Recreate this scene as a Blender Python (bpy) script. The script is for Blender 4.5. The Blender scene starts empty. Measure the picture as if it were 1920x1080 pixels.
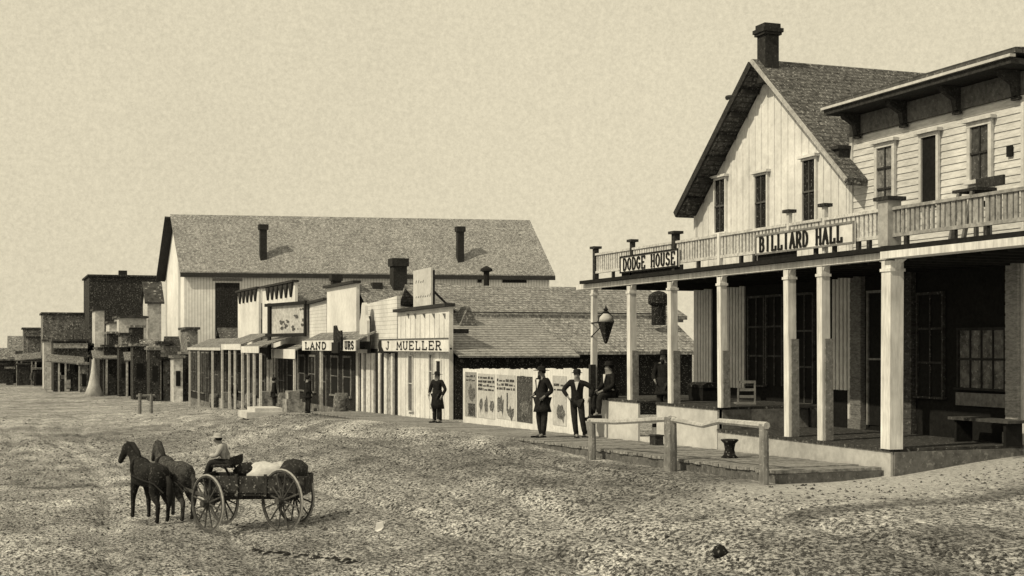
import bpy, math, random
from mathutils import Vector, Matrix, Quaternion, noise
random.seed(7)
R = math.radians
SC = bpy.context.scene
COL = SC.collection
# ------------------------------------------------------------------ camera
FPX = 2600.0; HZ = 650.0; CZ = 2.6
PHI = math.atan(960 / FPX); SP, CP = math.sin(PHI), math.cos(PHI)
cam = bpy.data.cameras.new('camera'); co = bpy.data.objects.new('camera', cam); COL.objects.link(co)
co.location = (0, 0, CZ); co.rotation_euler = (R(90), 0, -PHI)
cam.sensor_width = 36; cam.lens = 36 * FPX / 1920; cam.shift_y = 110 / 1920
cam.clip_end = 9000; cam.clip_start = .1; SC.camera = co

def W(px, py, d):
    xc = (px - 960) * d / FPX
    return Vector((d * SP + xc * CP, d * CP - xc * SP, CZ - (py - HZ) * d / FPX))
def OX(px, py, D):
    return W(px, py, D / (SP + (px - 960) / FPX * CP))
def OY(px, py, Cc):
    return W(px, py, Cc / (CP - (px - 960) / FPX * SP))
def F(u, y, D):
    p = OX(u, y, D); return p.y, p.z

def lerp(a, b, t): return a + (b - a) * t
def sst(a, b, x):
    t = min(1, max(0, (x - a) / (b - a))); return t * t * (3 - 2 * t)
# ------------------------------------------------------------------ terrain height
def gbase(Y):
    if Y <= 20: return .35
    if Y <= 45: return .35 - .0165 * (Y - 20)
    if Y <= 115: return -.0625 - .03 * (Y - 45)
    return -2.16
def G(X, Y):
    z = gbase(Y)
    dr = lerp(1.15, .1, sst(32, 95, Y))
    z -= dr * (1 - sst(4.0, 11.6, X))
    z += .38 * sst(12.5, 17.5, X) * (1 - sst(19.4, 21.5, Y))
    near = 1 - sst(60, 120, Y)
    z += .17 * sst(10.0, 11.7, X) * sst(27, 34, Y) * near
    n = noise.noise(Vector((X * .35, Y * .22, 0))) * .10 + noise.noise(Vector((X * 1.3, Y * 1.1, 3))) * .02
    n += noise.noise(Vector((X * 4, Y * 4, 9))) * .012
    # wheel ruts running down the street
    for xr in (-1.5, 0, 2.2, 3.7, 7.4, 8.9, 10.3):
        c = xr + .5 * math.sin(Y * .13 + xr)
        n -= .10 * math.exp(-((X - c) / .2) ** 2)
    q = 1 - .85 * sst(10.8, 11.8, X)
    return z + n * q * near
def WG(px, py):            # pixel -> point on the terrain
    lo, hi = 5.0, 400.0
    for _ in range(50):
        m = (lo + hi) / 2; p = W(px, py, m)
        if p.z > G(p.x, p.y): lo = m
        else: hi = m
    return W(px, py, lo)

# ------------------------------------------------------------------ materials (light carries the warm tone)
def newmat(name):
    m = bpy.data.materials.new(name); m.use_nodes = True
    nt = m.node_tree; b = nt.nodes['Principled BSDF']; b.inputs['Roughness'].default_value = .9
    b.inputs['Specular IOR Level'].default_value = .15
    return m, nt, b
def gray(v): return (v, v, v, 1)
def ramp(nt, src, stops):
    r = nt.nodes.new('ShaderNodeValToRGB'); nt.links.new(src, r.inputs[0])
    e = r.color_ramp.elements
    e[0].position, e[0].color = stops[0][0], gray(stops[0][1])
    e[1].position, e[1].color = stops[-1][0], gray(stops[-1][1])
    for p, v in stops[1:-1]:
        k = e.new(p); k.color = gray(v)
    return r.outputs[0]
def noi(nt, vec, scale, detail=4, rough=.6):
    n = nt.nodes.new('ShaderNodeTexNoise'); n.inputs['Scale'].default_value = scale
    n.inputs['Detail'].default_value = detail; n.inputs['Roughness'].default_value = rough
    if vec is not None: nt.links.new(vec, n.inputs['Vector'])
    return n.outputs['Fac']
def geo(nt): return nt.nodes.new('ShaderNodeTexCoord').outputs['Object']
def mulc(nt, a, b, fac=1, mode='MULTIPLY'):
    m = nt.nodes.new('ShaderNodeMix'); m.data_type = 'RGBA'; m.blend_type = mode
    m.inputs[0].default_value = fac
    nt.links.new(a, m.inputs[6]); nt.links.new(b, m.inputs[7]); return m.outputs[2]
def mapv(nt, vec, sc):
    m = nt.nodes.new('ShaderNodeMapping'); nt.links.new(vec, m.inputs[0]); m.inputs['Scale'].default_value = sc
    return m.outputs[0]
def bump(nt, b, src, st=.4, dist=.02):
    k = nt.nodes.new('ShaderNodeBump'); k.inputs['Strength'].default_value = st; k.inputs['Distance'].default_value = dist
    nt.links.new(src, k.inputs['Height']); nt.links.new(k.outputs[0], b.inputs['Normal'])
MATS = {}
def M(kind, v, sp=.25, sc=9, fleck=0, streak=None):
    key = (kind, v, sp, sc, fleck, streak)
    if key in MATS: return MATS[key]
    m, nt, b = newmat('%s_%d' % (kind, len(MATS)))
    o = geo(nt)
    vec = mapv(nt, o, streak) if streak else o
    f = noi(nt, vec, sc, 6, .7)
    c = ramp(nt, f, [(.3, v * (1 - sp)), (.5, v), (.7, min(.95, v * (1 + sp)))])
    f2 = noi(nt, o, sc * .12, 3)
    c = mulc(nt, c, ramp(nt, f2, [(.3, .78), (.7, 1.1)]))
    if kind == 'clap':       # horizontal board lines
        w = nt.nodes.new('ShaderNodeTexWave'); w.bands_direction = 'Z'; w.wave_profile = 'SAW'
        w.inputs['Scale'].default_value = 1.9; w.inputs['Distortion'].default_value = .12; nt.links.new(o, w.inputs['Vector'])
        c = mulc(nt, c, ramp(nt, w.outputs['Fac'], [(0, .5), (.18, 1), (1, 1)])); bump(nt, b, w.outputs['Fac'], .5, .02)
    elif kind in ('vert', 'vertx'):
        w = nt.nodes.new('ShaderNodeTexWave'); w.bands_direction = 'Y' if kind == 'vert' else 'X'
        w.inputs['Scale'].default_value = 1.2; w.inputs['Distortion'].default_value = .15; nt.links.new(o, w.inputs['Vector'])
        c = mulc(nt, c, ramp(nt, w.outputs['Fac'], [(0, .55), (.15, 1), (1, 1)]))
    elif kind == 'shingle':
        mp = nt.nodes.new('ShaderNodeSeparateXYZ'); nt.links.new(o, mp.inputs[0])
        cb = nt.nodes.new('ShaderNodeCombineXYZ'); nt.links.new(mp.outputs[0], cb.inputs[0]); nt.links.new(mp.outputs[2], cb.inputs[1])
        w = nt.nodes.new('ShaderNodeTexBrick'); nt.links.new(cb.outputs[0], w.inputs['Vector'])
        w.inputs['Scale'].default_value = 1; w.inputs['Brick Width'].default_value = .2; w.inputs['Row Height'].default_value = .1
        w.inputs['Mortar Size'].default_value = .014; w.inputs['Mortar'].default_value = gray(.5)
        w.inputs['Color1'].default_value = gray(1.0); w.inputs['Color2'].default_value = gray(.72); w.inputs['Bias'].default_value = -.2
        c = mulc(nt, c, w.outputs['Color'])
    elif kind == 'boards':
        mp = nt.nodes.new('ShaderNodeSeparateXYZ'); nt.links.new(o, mp.inputs[0])
        w = nt.nodes.new('ShaderNodeTexWave'); w.bands_direction = 'Z'; w.inputs['Scale'].default_value = 3.6
        w.inputs['Distortion'].default_value = .6; nt.links.new(o, w.inputs['Vector'])
        c = mulc(nt, c, ramp(nt, w.outputs['Fac'], [(0, .35), (.35, 1), (1, 1)]))
    if fleck:
        fl = noi(nt, o, sc * 2.2, 2, .5)
        c = mulc(nt, c, ramp(nt, fl, [(.62, 0), (.66, fleck)]), 1, 'ADD')
    nt.links.new(c, b.inputs['Base Color'])
    if kind not in ('clap',): bump(nt, b, f, .35, .015)
    MATS[key] = m; return m
white = M('paint', .70, .15, 7); white2 = M('paint', .56, .2, 10); postm = M('paint', .68, .3, 12, 0, (1, 1, .12))
dirtyw = M('paint', .40, .35, 12); midg = M('weathered', .2, .5, 10); darkw = M('dark', .035, .6, 14, .05)
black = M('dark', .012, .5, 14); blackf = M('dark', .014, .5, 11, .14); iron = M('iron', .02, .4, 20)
brickd = M('dark', .03, .5, 10, .03); lead = M('lettering', .015, .3, 10)
def glassm():
    m, nt, b = newmat('window_glass'); b.inputs['Base Color'].default_value = gray(.02); b.inputs['Roughness'].default_value = .25
    b.inputs['Specular IOR Level'].default_value = .4
    return m
glass = glassm()

# ------------------------------------------------------------------ mesh builder
OFF = {}
def off(o): return OFF.get(o.name, Vector((0, 0, 0))) if o else Vector((0, 0, 0))
class MB:
    def __init__(s): s.v = []; s.f = []
    def add(s, vs, fs):
        n = len(s.v); s.v += [Vector(p) for p in vs]; s.f += [tuple(i + n for i in f) for f in fs]
    def box(s, x0, x1, y0, y1, z0, z1):
        if x0 > x1: x0, x1 = x1, x0
        if y0 > y1: y0, y1 = y1, y0
        if z0 > z1: z0, z1 = z1, z0
        s.add([(x0, y0, z0), (x1, y0, z0), (x1, y1, z0), (x0, y1, z0), (x0, y0, z1), (x1, y0, z1), (x1, y1, z1), (x0, y1, z1)],
              [(0, 3, 2, 1), (4, 5, 6, 7), (0, 1, 5, 4), (1, 2, 6, 5), (2, 3, 7, 6), (3, 0, 4, 7)])
        return s
    def bar(s, p0, p1, w, h, side=(1, 0, 0)):
        p0, p1 = Vector(p0), Vector(p1); a = (p1 - p0).normalized(); sd = Vector(side)
        sd = (sd - a * sd.dot(a)).normalized(); up = a.cross(sd)
        vs = []
        for p in (p0, p1):
            for q, r in ((-1, -1), (1, -1), (1, 1), (-1, 1)): vs.append(p + sd * q * w / 2 + up * r * h / 2)
        s.add(vs, [(0, 3, 2, 1), (4, 5, 6, 7), (0, 1, 5, 4), (1, 2, 6, 5), (2, 3, 7, 6), (3, 0, 4, 7)]); return s
    def tube(s, pts, rad, n=8, close=False):
        pts = [Vector(p) for p in pts]; k = len(pts)
        if not isinstance(rad, (list, tuple)): rad = [rad] * k
        vs = []; prev = None
        for i, p in enumerate(pts):
            if close: t = pts[(i + 1) % k] - pts[i - 1]
            else: t = pts[min(i + 1, k - 1)] - pts[max(i - 1, 0)]
            t.normalize()
            if prev is None:
                ref = Vector((0, 0, 1)) if abs(t.z) < .9 else Vector((1, 0, 0))
            else: ref = prev
            a = (ref - t * ref.dot(t)).normalized(); b = t.cross(a); prev = a
            for j in range(n):
                an = 2 * math.pi * j / n; vs.append(p + (a * math.cos(an) + b * math.sin(an)) * rad[i])
        fs = []
        for i in range(k if close else k - 1):
            i2 = (i + 1) % k
            for j in range(n):
                j2 = (j + 1) % n; fs.append((i * n + j, i * n + j2, i2 * n + j2, i2 * n + j))
        if not close: fs += [tuple(range(n))[::-1], tuple((k - 1) * n + j for j in range(n))]
        s.add(vs, fs); return s
    def prism(s, poly, vec):
        poly = [Vector(p) for p in poly]; vec = Vector(vec); n = len(poly)
        s.add(poly + [p + vec for p in poly], [tuple(range(n))[::-1], tuple(range(n, 2 * n))] +
              [(i, (i + 1) % n, n + (i + 1) % n, n + i) for i in range(n)]); return s
    def lathe(s, c, prof, n=14, sq=1, axis=None):
        c = Vector(c); vs = []; fs = []
        for r, z in prof:
            for j in range(n):
                an = 2 * math.pi * j / n; p = Vector((r * math.cos(an), r * sq * math.sin(an), z))
                if axis: p = axis @ p
                vs.append(c + p)
        for i in range(len(prof) - 1):
            for j in range(n):
                j2 = (j + 1) % n; fs.append((i * n + j, i * n + j2, (i + 1) * n + j2, (i + 1) * n + j))
        fs += [tuple(range(n))[::-1], tuple((len(prof) - 1) * n + j for j in range(n))]
        s.add(vs, fs); return s
    def build(s, name, mat, parent=None, local=False, smooth=False):
        o_ = Vector((0, 0, 0)) if local else off(parent)
        me = bpy.data.meshes.new(name); me.from_pydata([p - o_ for p in s.v], [], s.f); me.update()
        import bmesh
        bm = bmesh.new(); bm.from_mesh(me); bmesh.ops.recalc_face_normals(bm, faces=bm.faces); bm.to_mesh(me); bm.free()
        if smooth:
            for p in me.polygons: p.use_smooth = True
        me.materials.append(mat); o = bpy.data.objects.new(name, me); COL.objects.link(o)
        if parent: o.parent = parent; OFF[o.name] = o_ if not local else Vector((0, 0, 0))
        return o
def tag(o, label=None, cat=None, group=None, kind=None):
    if label: o['label'] = label
    if cat: o['category'] = cat
    if group: o['group'] = group
    if kind: o['kind'] = kind
    return o
def thing(name, loc, label, cat, group=None, rz=0):
    o = bpy.data.objects.new(name, None); COL.objects.link(o); o.location = loc; o.rotation_euler = (0, 0, rz)
    o.empty_display_size = .3; OFF[o.name] = Vector(loc)
    return tag(o, label, cat, group)
def lone(mb, name, mat, loc, label, cat, group=None, smooth=False):
    loc = Vector(loc); mb.v = [p - loc for p in mb.v]
    o = mb.build(name, mat, None, True, smooth); o.location = loc
    return tag(o, label, cat, group)
def setting(o): o['kind'] = 'structure'; return o

# ------------------------------------------------------------------ world and sun
SUN = Vector((-.80, -.20, .76)).normalized()
w = bpy.data.worlds.new('World'); SC.world = w; w.use_nodes = True; nt = w.node_tree
bg = nt.nodes['Background']; sky = nt.nodes.new('ShaderNodeTexSky'); sky.sky_type = 'NISHITA'; sky.sun_disc = False
sky.sun_elevation = math.asin(SUN.z); sky.sun_rotation = math.atan2(SUN.x, SUN.y); sky.dust_density = 4
bw = nt.nodes.new('ShaderNodeRGBToBW'); nt.links.new(sky.outputs[0], bw.inputs[0])
cl = nt.nodes.new('ShaderNodeMath'); cl.operation = 'MINIMUM'; cl.inputs[1].default_value = 12; nt.links.new(bw.outputs[0], cl.inputs[0])
ma = nt.nodes.new('ShaderNodeMath'); ma.operation = 'MULTIPLY_ADD'; ma.inputs[1].default_value = .04; ma.inputs[2].default_value = 7.15
nt.links.new(cl.outputs[0], ma.inputs[0])
tc = nt.nodes.new('ShaderNodeTexCoord')
n1 = noi(nt, tc.outputs['Generated'], 3.5, 5, .6); n2 = noi(nt, tc.outputs['Generated'], 330, 4, .85)
def mr(src, a, b):
    r = nt.nodes.new('ShaderNodeMapRange'); nt.links.new(src, r.inputs[0]); r.inputs[1].default_value = .3; r.inputs[2].default_value = .7
    r.inputs[3].default_value = a; r.inputs[4].default_value = b; return r.outputs[0]
def mm(a, b):
    q = nt.nodes.new('ShaderNodeMath'); q.operation = 'MULTIPLY'; nt.links.new(a, q.inputs[0]); nt.links.new(b, q.inputs[1]); return q.outputs[0]
tot = mm(mm(ma.outputs[0], mr(n1, .95, 1.04)), mr(n2, .87, 1.13))
tint = nt.nodes.new('ShaderNodeVectorMath'); tint.operation = 'SCALE'; tint.inputs[0].default_value = (1.0, .90, .66)
nt.links.new(tot, tint.inputs['Scale']); nt.links.new(tint.outputs[0], bg.inputs[0]); bg.inputs[1].default_value = .1
sl = bpy.data.lights.new('sun', 'SUN'); sl.energy = 3.3; sl.angle = R(.6); sl.color = (1, .89, .65)
so = bpy.data.objects.new('sun', sl); COL.objects.link(so); so.rotation_euler = SUN.to_track_quat('Z', 'Y').to_euler(); so.location = (-20, 0, 30)
SC.view_settings.view_transform = 'Standard'; SC.view_settings.look = 'None'; SC.view_settings.exposure = 0; SC.view_settings.gamma = 1

# ------------------------------------------------------------------ ground
def ground_mat():
    m, nt, b = newmat('street_dirt'); o = geo(nt)
    st = mapv(nt, o, (1, .38, 1))
    a = noi(nt, mapv(nt, o, (1, .5, 1)), 19, 8, .86); c1 = ramp(nt, a, [(.41, .012), (.465, .09), (.495, .30), (.535, .55), (.60, .80)])
    big = noi(nt, o, .28, 4, .6); c2 = ramp(nt, big, [(.36, .6), (.60, 1.15)])
    mid = noi(nt, mapv(nt, o, (1, .5, 1)), 1.1, 5, .65); c3 = ramp(nt, mid, [(.33, .66), (.6, 1.15)])
    far = noi(nt, mapv(nt, o, (1, .16, 1)), 3.2, 7, .85)
    c4 = ramp(nt, far, [(.36, .5), (.47, .9), (.6, 1.15)])
    c = mulc(nt, mulc(nt, mulc(nt, c1, c2), c3), c4)
    # pale sand bank beside the hotel deck
    sx = nt.nodes.new('ShaderNodeSeparateXYZ'); nt.links.new(o, sx.inputs[0])
    def mp(i, f0, f1):
        r = nt.nodes.new('ShaderNodeMapRange'); r.interpolation_type = 'SMOOTHSTEP'; nt.links.new(sx.outputs[i], r.inputs[0])
        r.inputs[1].default_value = f0; r.inputs[2].default_value = f1; return r.outputs[0]
    mk = nt.nodes.new('ShaderNodeMath'); mk.operation = 'MULTIPLY'; nt.links.new(mp(0, 8.8, 12.4), mk.inputs[0]); nt.links.new(mp(1, 21.0, 19.0), mk.inputs[1])
    mk2 = nt.nodes.new('ShaderNodeMath'); mk2.operation = 'MULTIPLY'; nt.links.new(mk.outputs[0], mk2.inputs[0]); nt.links.new(mp(1, 16.0, 18.9), mk2.inputs[1])
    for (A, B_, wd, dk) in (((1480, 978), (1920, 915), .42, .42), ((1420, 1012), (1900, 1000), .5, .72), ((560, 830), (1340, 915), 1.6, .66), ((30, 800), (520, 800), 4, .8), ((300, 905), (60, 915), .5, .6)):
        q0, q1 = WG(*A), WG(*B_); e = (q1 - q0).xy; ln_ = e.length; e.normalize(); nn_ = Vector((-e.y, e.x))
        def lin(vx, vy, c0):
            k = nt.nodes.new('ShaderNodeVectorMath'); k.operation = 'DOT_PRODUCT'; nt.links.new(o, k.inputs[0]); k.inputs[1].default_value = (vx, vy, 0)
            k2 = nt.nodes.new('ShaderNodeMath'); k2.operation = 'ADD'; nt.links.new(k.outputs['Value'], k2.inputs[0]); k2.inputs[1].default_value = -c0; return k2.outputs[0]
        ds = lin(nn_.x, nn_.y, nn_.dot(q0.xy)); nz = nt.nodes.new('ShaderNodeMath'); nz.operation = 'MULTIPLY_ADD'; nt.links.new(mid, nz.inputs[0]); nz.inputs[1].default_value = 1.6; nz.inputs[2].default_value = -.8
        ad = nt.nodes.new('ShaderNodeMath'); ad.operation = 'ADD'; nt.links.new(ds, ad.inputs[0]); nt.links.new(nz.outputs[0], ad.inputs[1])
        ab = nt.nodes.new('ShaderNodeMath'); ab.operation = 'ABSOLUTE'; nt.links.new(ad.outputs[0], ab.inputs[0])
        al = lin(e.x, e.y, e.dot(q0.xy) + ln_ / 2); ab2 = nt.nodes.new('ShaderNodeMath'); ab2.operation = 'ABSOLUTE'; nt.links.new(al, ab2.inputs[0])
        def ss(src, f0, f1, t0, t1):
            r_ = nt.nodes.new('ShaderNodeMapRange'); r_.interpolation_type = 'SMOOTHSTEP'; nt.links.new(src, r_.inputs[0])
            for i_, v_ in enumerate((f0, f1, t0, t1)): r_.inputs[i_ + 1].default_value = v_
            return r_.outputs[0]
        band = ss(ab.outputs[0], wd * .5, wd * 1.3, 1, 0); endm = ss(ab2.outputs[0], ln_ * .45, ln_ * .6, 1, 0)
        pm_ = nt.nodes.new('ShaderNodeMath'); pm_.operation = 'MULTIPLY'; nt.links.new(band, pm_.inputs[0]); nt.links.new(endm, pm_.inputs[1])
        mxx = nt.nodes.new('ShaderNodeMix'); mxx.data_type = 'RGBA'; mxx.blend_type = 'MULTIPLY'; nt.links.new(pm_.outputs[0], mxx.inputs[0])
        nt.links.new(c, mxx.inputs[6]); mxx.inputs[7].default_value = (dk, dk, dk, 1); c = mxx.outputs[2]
    mx = nt.nodes.new('ShaderNodeMix'); mx.data_type = 'RGBA'; nt.links.new(mk2.outputs[0], mx.inputs[0])
    nt.links.new(c, mx.inputs[6]); nt.links.new(ramp(nt, a, [(.38, .2), (.46, .42), (.6, .66)]), mx.inputs[7])
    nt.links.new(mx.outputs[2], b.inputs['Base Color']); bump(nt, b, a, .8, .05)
    return m
gm = ground_mat()
def rng(a, b, s):
    r = []; x = a
    while x < b - 1e-6: r.append(x); x += s
    return r
xs = [-2500, -1200, -500, -200, -100, -60, -40, -25] + rng(-16, -4, .8) + rng(-4, 20, .16) + rng(20, 40, 1.5) + [40, 60, 100, 200, 600, 1500, 3000]
ys = [-60, -20, 0, 8] + rng(14, 40, .16) + rng(40, 70, .5) + rng(70, 130, 2.5) + rng(130, 260, 12) + [260, 320, 450, 700, 1200, 2500, 6000]
mb = MB(); nx = len(xs)
mb.v = [Vector((x, y, G(x, y))) for y in ys for x in xs]
mb.f = [(j * nx + i, j * nx + i + 1, (j + 1) * nx + i + 1, (j + 1) * nx + i) for j in range(len(ys) - 1) for i in range(nx - 1)]
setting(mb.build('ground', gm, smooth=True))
# loose clods, dung and dry tufts
mb = MB()
for i in range(30000):
    if i % 2: px = random.uniform(-60, 1980); py = 745 + 350 * random.random() ** 1.0; p = WG(px, py)
    else: p = Vector((random.uniform(-8, 13), random.uniform(17, 60), 0))
    if 11.2 < p.x and p.y > 19.5 and p.y < 52: continue
    if p.x > 13.5 and p.y > 19: continue
    s = (.006 + .020 * random.random() ** 2.2) * (1 + p.y / 60); z = G(p.x, p.y) - s * .2
    a = random.random() * 6.28; h = s * random.uniform(.5, 1.3); ax = s * random.uniform(1, 2.2)
    ca, sa = math.cos(a), math.sin(a)
    mb.add([(p.x + ca * ax, p.y + sa * ax, z), (p.x - sa * s, p.y + ca * s, z), (p.x - ca * ax, p.y - sa * ax, z), (p.x + sa * s, p.y - ca * s, z),
            (p.x + random.uniform(-s, s) * .4, p.y, z + h)], [(0, 1, 4), (1, 2, 4), (2, 3, 4), (3, 0, 4)])
tag(mb.build('dirt_clods', M('clod', .07, .8, 3)), 'small dark clods and dry tufts strewn over the dirt street', 'clods', kind='stuff')

# ------------------------------------------------------------------ lettering
def arc(cx, cy, rx, ry, a0, a1, n=8):
    return [(cx + rx * math.cos(R(a0 + (a1 - a0) * i / n)), cy + ry * math.sin(R(a0 + (a1 - a0) * i / n))) for i in range(n + 1)]
GL = {  # polylines in a 1 x 1 box, then serif stems (x, bottom?, top?)
 'D': ([[(.2, 0), (.2, 1)], [(.2, 1), (.45, 1)] + arc(.45, .5, .4, .5, 90, -90) + [(.2, 0)]], []),
 'O': ([arc(.5, .5, .36, .5, 0, 360, 16)], []),
 'G': ([arc(.5, .5, .36, .5, 40, 330, 14) + [(.84, .45), (.55, .45)]], []),
 'E': ([[(.2, 0), (.2, 1)], [(.1, 1), (.85, 1), (.85, .82)], [(.2, .52), (.65, .52)], [(.1, 0), (.85, 0), (.85, .2)]], []),
 'H': ([[(.2, 0), (.2, 1)], [(.8, 0), (.8, 1)], [(.2, .5), (.8, .5)]], [(.2, 1, 1), (.8, 1, 1)]),
 'U': ([[(.2, 1), (.2, .3)] + arc(.5, .3, .3, .3, 180, 360) + [(.8, 1)]], [(.2, 0, 1), (.8, 0, 1)]),
 'S': ([arc(.5, .74, .3, .26, 20, 270, 9) + arc(.5, .25, .33, .25, 90, -160, 9)], []),
 'B': ([[(.2, 0), (.2, 1)], [(.1, 1), (.5, 1)] + arc(.5, .76, .28, .24, 90, -90) + [(.2, .52)], [(.5, .52)] + arc(.52, .26, .33, .26, 90, -90) + [(.1, 0)]], []),
 'I': ([[(.5, 0), (.5, 1)]], [(.5, 1, 1)]),
 'L': ([[(.25, 0), (.25, 1)], [(.12, 0), (.85, 0), (.85, .25)]], [(.25, 0, 1)]),
 'A': ([[(.12, 0), (.5, 1), (.88, 0)], [(.28, .35), (.72, .35)]], [(.14, 1, 0), (.86, 1, 0)]),
 'R': ([[(.2, 0), (.2, 1)], [(.1, 1), (.5, 1)] + arc(.5, .74, .3, .26, 90, -90) + [(.2, .48)], [(.5, .48), (.85, 0)]], [(.2, 1, 0), (.85, 1, 0)]),
 'J': ([[(.62, 1), (.62, .25)] + arc(.4, .25, .22, .25, 0, -170)], [(.62, 0, 1)]),
 'M': ([[(.12, 0), (.12, 1), (.5, .25), (.88, 1), (.88, 0)]], [(.12, 1, 0), (.88, 1, 0)]),
 'N': ([[(.18, 0), (.18, 1), (.82, 0), (.82, 1)]], [(.18, 1, 0), (.82, 0, 1)]),
 'T': ([[(.5, 0), (.5, 1)], [(.1, .8), (.1, 1), (.9, 1), (.9, .8)]], [(.5, 1, 0)]),
 '.': ([[(.4, 0), (.4, .12)]], []),
}
def text(mb, s, org, du, dv, nrm, W_, H_, t):
    """letters: org lower left, du/dv unit vectors, total width W_, height H_"""
    n = len(s); cw = W_ / n; k = 0
    def P(x, y): return Vector(org) + Vector(du) * x + Vector(dv) * y
    for i, ch in enumerate(s):
        if ch not in GL: continue
        pl, sf = GL[ch]; x0 = i * cw + cw * .06; lw = cw * .88
        for line in pl:
            for a, b in zip(line[:-1], line[1:]):
                pa = P(x0 + a[0] * lw, a[1] * H_); pb = P(x0 + b[0] * lw, b[1] * H_)
                vert = abs(b[1] - a[1]) * H_ / (abs(b[0] - a[0]) * lw + 1e-6)
                th = t * (1.25 if vert > 1.2 else .75); k += 1
                ext = (pb - pa).normalized() * t * .25; dz = Vector(nrm) * (.0004 * (k % 7))
                mb.bar(pa - ext + dz, pb + ext + dz, .012, th, nrm)
        for x, lo, hi in sf:
            for on, yy in ((lo, 0), (hi, 1)):
                if on:
                    k += 1; dz = Vector(nrm) * (.003 + .0004 * (k % 5))
                    mb.bar(P(x0 + (x - .16) * lw, yy * H_) + dz, P(x0 + (x + .16) * lw, yy * H_) + dz, .012, t * .75, nrm)
    return mb
NX = (-1, 0, 0)
def streetsign(par, Xf, Y0, Y1, z0, z1, txt, lh, t, board, name='lettering', padl=.05, padr=.05, y_off=0):
    """text on a street facing board; Y0 far(left) Y1 near(right)"""
    Wd = (Y0 - Y1); mb = MB(); h = (z1 - z0) * lh
    tw = Wd * (1 - padl - padr); k = 0
    for wd in txt.split(' '):
        mb = MB(); text(mb, wd, (Xf - .012, Y0 - Wd * padl - tw * k / len(txt), z0 + (z1 - z0 - h) / 2 + y_off), (0, -1, 0), (0, 0, 1), NX, tw * len(wd) / len(txt), h, t)
        mb.build(name, lead, par); k += len(wd) + 1
    return mb

# ------------------------------------------------------------------ windows on street-facing planes
def win(par, X, Y0, Y1, z0, z1, kind='window', fr=.09, frm=None, pm=None, mun=(1, 1), cap=True, sash=None):
    """Y0>Y1; opening between; proud frame + recessed pane"""
    frm = frm or white2; pm = pm or glass
    f = MB()
    f.box(X - .06, X, Y0, Y0 + fr, z0, z1); f.box(X - .06, X, Y1 - fr, Y1, z0, z1)
    f.box(X - .065, X, Y1 - fr, Y0 + fr, z1, z1 + fr)
    if kind == 'window': f.box(X - .1, X, Y1 - fr - .04, Y0 + fr + .04, z0 - fr * .8, z0)
    if cap: f.box(X - .13, X, Y1 - fr - .07, Y0 + fr + .07, z1 + fr, z1 + fr + .06)
    nv, nh = mun
    if sash: f0 = f; f = MB()
    for i in range(1, nv + 1):
        y = Y1 + (Y0 - Y1) * i / (nv + 1); f.box(X - .045, X - .022, y - .015, y + .015, z0, z1)
    for i in range(1, nh + 1):
        z = z0 + (z1 - z0) * i / (nh + 1); f.box(X - .05, X - .021, Y1, Y0, z - .02, z + .02)
    if sash:
        o = f0.build(kind, frm, par)
        if f.v: f.build('sash', sash, o)
    else: o = f.build(kind, frm, par)
    MB().box(X - .02, X - .004, Y1, Y0, z0, z1).build('pane' if kind == 'window' else 'panel', pm, o)
    return o
def winp(par, D, u0, u1, yt, yb, **k):
    Y0, _ = F(u0, yt, D); Y1, zt = F(u1, yt, D); _, zb = F((u0 + u1) / 2, yb, D); _, zt = F((u0 + u1) / 2, yt, D)
    return win(par, D, Y0, Y1, zb, zt, **k)

# ------------------------------------------------------------------ the gabled hotel
D0 = 14.07; D1 = 16.8
Yg = 28.14; YL = 31.85; YR = 24.98; zr = 9.25; sl_ = (zr - 6.22) / 3.66
hot = thing('gabled_hotel', (19, 28.1, .2), 'tall white board and batten hotel with a steep shingled gable roof and black brick chimney', 'hotel')
mb = MB()
def zroof(y): return zr - .22 - sl_ * abs(y - Yg)
mb.prism([(D1, YL, -.2), (D1, YR, -.2), (D1, YR, zroof(YR)), (D1, Yg, zroof(Yg)), (D1, YL, zroof(YL))], (10, 0, 0))
mb.build('wall', white, hot)
mb = MB(); y = YR + .1
while y < YL:
    mb.box(D1 - .016, D1, y - .02, y + .02, 4.3, zroof(y) - .05); y += .29
mb.box(D1 - .045, D1, YL - .09, YL + .02, .5, zroof(YL)); mb.build('battens', M('paint', .68, .15, 7), hot)
# roof
def slab(mb, x0, x1, ya, za, yb, zb, th):
    mb.prism([(x0, ya, za), (x0, yb, zb), (x0, yb, zb - th), (x0, ya, za - th)], (x1 - x0, 0, 0))
mb = MB(); Xf = 16.3
slab(mb, Xf, 27, Yg, zr, YL + .12, zr - sl_ * (YL + .12 - Yg), .16)
slab(mb, 16.78, 27, Yg, zr, YR + .01, zr - sl_ * (Yg - YR - .01), .16)
slab(mb, Xf, 16.78, Yg, zr, 24.3, zr - sl_ * (Yg - 24.3), .16)
roof = mb.build('roof', M('shingle', .115, .85, 9, .22), hot)
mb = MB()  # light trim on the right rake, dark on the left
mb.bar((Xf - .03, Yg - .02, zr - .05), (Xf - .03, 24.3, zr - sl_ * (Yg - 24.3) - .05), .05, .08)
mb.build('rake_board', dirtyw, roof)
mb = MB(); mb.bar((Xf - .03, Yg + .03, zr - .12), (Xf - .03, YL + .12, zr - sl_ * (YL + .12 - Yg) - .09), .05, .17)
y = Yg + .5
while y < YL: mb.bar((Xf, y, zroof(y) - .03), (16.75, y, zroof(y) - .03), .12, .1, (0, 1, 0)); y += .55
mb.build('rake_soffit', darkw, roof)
c = OX(1440, 90, 17.2); mb = MB(); cx, cy = 16.52, 28.02
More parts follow.
